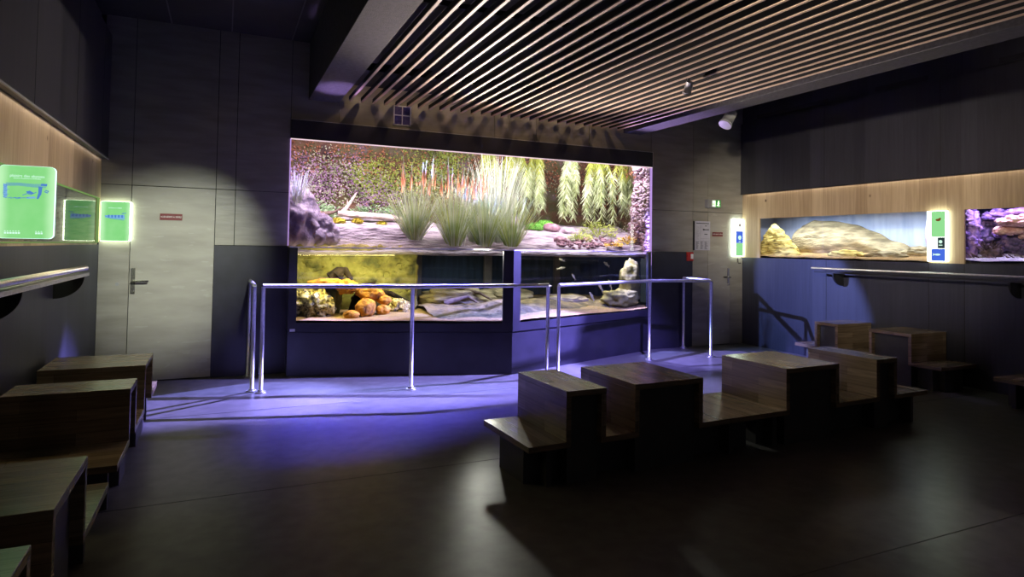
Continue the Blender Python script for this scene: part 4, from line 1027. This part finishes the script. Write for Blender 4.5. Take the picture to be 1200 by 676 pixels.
# land part daylight lamps above the plants
for x, c in ((1.3, (1, .80, .94)), (3.2, (1, .87, .90)), (5.1, (1, .86, .97))):
    area((x, 8.05, 3.1), (x, 9.0, 1.9), 1.4, 68, c, .25, math.radians(138))
# unseen violet hood lamps; strips and last two spots added to brighten the floor
area((3.2, 8.2, 3.24), (2.7, 5.95, 0), 5.2, 125, (.38, .35, 1), .03, math.radians(22))
area((3.2, 8.2, 3.14), (2.8, 5.4, 0), 5.2, 75, (.10, .08, 1), .03, math.radians(22))
spot((5.1, 8.3, 2.95), (1.7, 6.35, 0), 34, 900, (.36, .33, 1), .5, .02)
spot((1.35, 8.0, 2.95), (.3, 6.4, 0), 40, 500, (.36, .33, 1), .6, .02)
spot((1.6, 8.3, 2.9), (7.6, 6.75, .6), 20, 4200, (.26, .33, 1), .3, .02)
spot((2.6, 8.2, 3.15), (-.1, 6.35, 0), 34, 8000, (.31, .27, 1), .6, .02)
spot((4.9, 8.2, 3.15), (6.3, 7.0, 0), 38, 3000, (.31, .27, 1), .6, .02)
# blue wash from the small spotlight under the slats onto the right half of the tank base
spot((4.24, 5.08, 3.02), (4.75, 7.2, .15), 46, 1800, (.26, .21, 1), .6, .04)
# blue wash from the beam spotlight
spot((5.58, 6.14, 2.95), (2.75, 6.95, 0), 42, 8200, (.31, .27, 1), .45, .05)
# tank lamps
area((1.5, 7.66, 1.38), (1.5, 8.02, .9), 1.3, 21, (1, .78, .34), .12, math.radians(150))
area((3.4, 8.0, 1.33), (3.6, 8.3, .6), 1.8, 7, (.9, .85, .8), .3, math.radians(120))
area((5.1, 8.0, 1.33), (5.1, 8.0, .6), 1.1, 7, (1, .82, .5), .3, math.radians(120))
# right tanks
area((7.95, 6.1, 2.12), (8.3, 6.1, 1.5), 3.0, 38, (.84, .92, 1), .25, math.radians(120))
area((7.95, 3.6, 2.12), (8.3, 3.6, 1.5), 1.8, 30, (.6, .5, 1), .25, math.radians(120))
# left display case lamp
area((XL-.3, 5.3, 1.92), (XL-.3, 5.3, 1.4), 4.0, 12, (1, .85, .45), .2)
# faint fill strips added unseen under the projecting upper cladding
def strip(x, y0, y1, z, tilt, p):
    o = area((x, (y0+y1)/2, z), (x, 0, 0), .03, p, (1, .86, .70), y1-y0); o.rotation_euler = (0, tilt, 0)
strip(XL+.035, 1.0, 7.72, 2.342, .15, 1.2)
strip(XR-.024, .5, 7.72, 2.394, -.15, 1.2)
# wash spots added without fixtures to brighten the pine bands and the doors
spot((.70, 3.2, 3.15), (-.5, 7.8, 1.28), 25, 1150, (.93, 1, .84), 1, .05)
spot((.6, -1.2, 3.1), (7.35, 7.6, 1.85), 14, 1700, (1, .93, .76), 1, .12)
spot((1.05, 1.6, 3.15), (7.65, 5.6, 2.30), 36, 1900, (1, .88, .72), 1, .1)
spot((5.45, 5.5, 3.15), (-1.19, 5.4, 2.46), 29, 1250, (1, .88, .72), 1, .1)
# violet uplights added unseen at the water edge to tint the beams
spot((1.05, 8.0, 1.62), (1.12, 7.1, 3.2), 20, 330, (.55, .35, 1), .8, .05)
spot((5.45, 8.0, 1.72), (5.45, 6.9, 3.2), 44, 420, (.62, .42, 1), .8, .05)
# small warm lights added unseen above the slats to brighten the wall
for x in (1.54, 1.96, 2.39, 2.81, 3.23, 3.66, 4.08, 4.5, 4.93): spot((x, 7.15, 3.38), (x+.12, 7.8, 3.0), 130, 2.2, (1, .68, .38), 1, .0)
# uplight added unseen in the land part to brighten the slats
spot((3.2, 8.02, 1.6), (3.3, 3.2, 3.3), 95, 930, (1, .83, .75), .6, .1)

w = bpy.data.worlds.new('World'); SC.world = w; w.use_nodes = True
bg = w.node_tree.nodes['Background']; bg.inputs[0].default_value = (.8, .85, 1, 1); bg.inputs[1].default_value = .035

# ------------------------------------------------------------------ camera
cd = bpy.data.cameras.new('Camera'); cam = bpy.data.objects.new('Camera', cd); COL.objects.link(cam)
yaw, pit, rol, f, cy = .4264, .0306, .0157, 742.4, 266.2
c_, s_ = math.cos(yaw), math.sin(yaw); cp, sp = math.cos(pit), math.sin(pit); cr, sr = math.cos(rol), math.sin(rol)
B0 = Matrix(((1, 0, 0), (0, 0, -1), (0, 1, 0))); RZ = Matrix(((c_, -s_, 0), (s_, c_, 0), (0, 0, 1)))
RX = Matrix(((1, 0, 0), (0, cp, sp), (0, -sp, cp))); RR = Matrix(((cr, -sr, 0), (sr, cr, 0), (0, 0, 1)))
Mx = RR @ RX @ B0 @ RZ
right, down, fwd = Mx[0], Mx[1], Mx[2]
R3 = Matrix((right, -down, -fwd)).transposed()
cam.matrix_world = Matrix.Translation((0, 0, 1.5)) @ R3.to_4x4()
cd.sensor_fit = 'HORIZONTAL'; cd.sensor_width = 36; cd.lens = f/1200*36; cd.shift_x = 0; cd.shift_y = (cy-338)/1200
cd.clip_start = .02; cd.clip_end = 100
SC.camera = cam
vs = SC.view_settings; vs.view_transform = 'Standard'; vs.look = 'None'; vs.exposure = 0; vs.gamma = 1; vs.use_curve_mapping = False
SC.cycles.use_denoising = True
SC.cycles.max_bounces = 10; SC.cycles.transparent_max_bounces = 24; SC.cycles.caustics_reflective = False; SC.cycles.caustics_refractive = False
SC.cycles.sample_clamp_indirect = 4
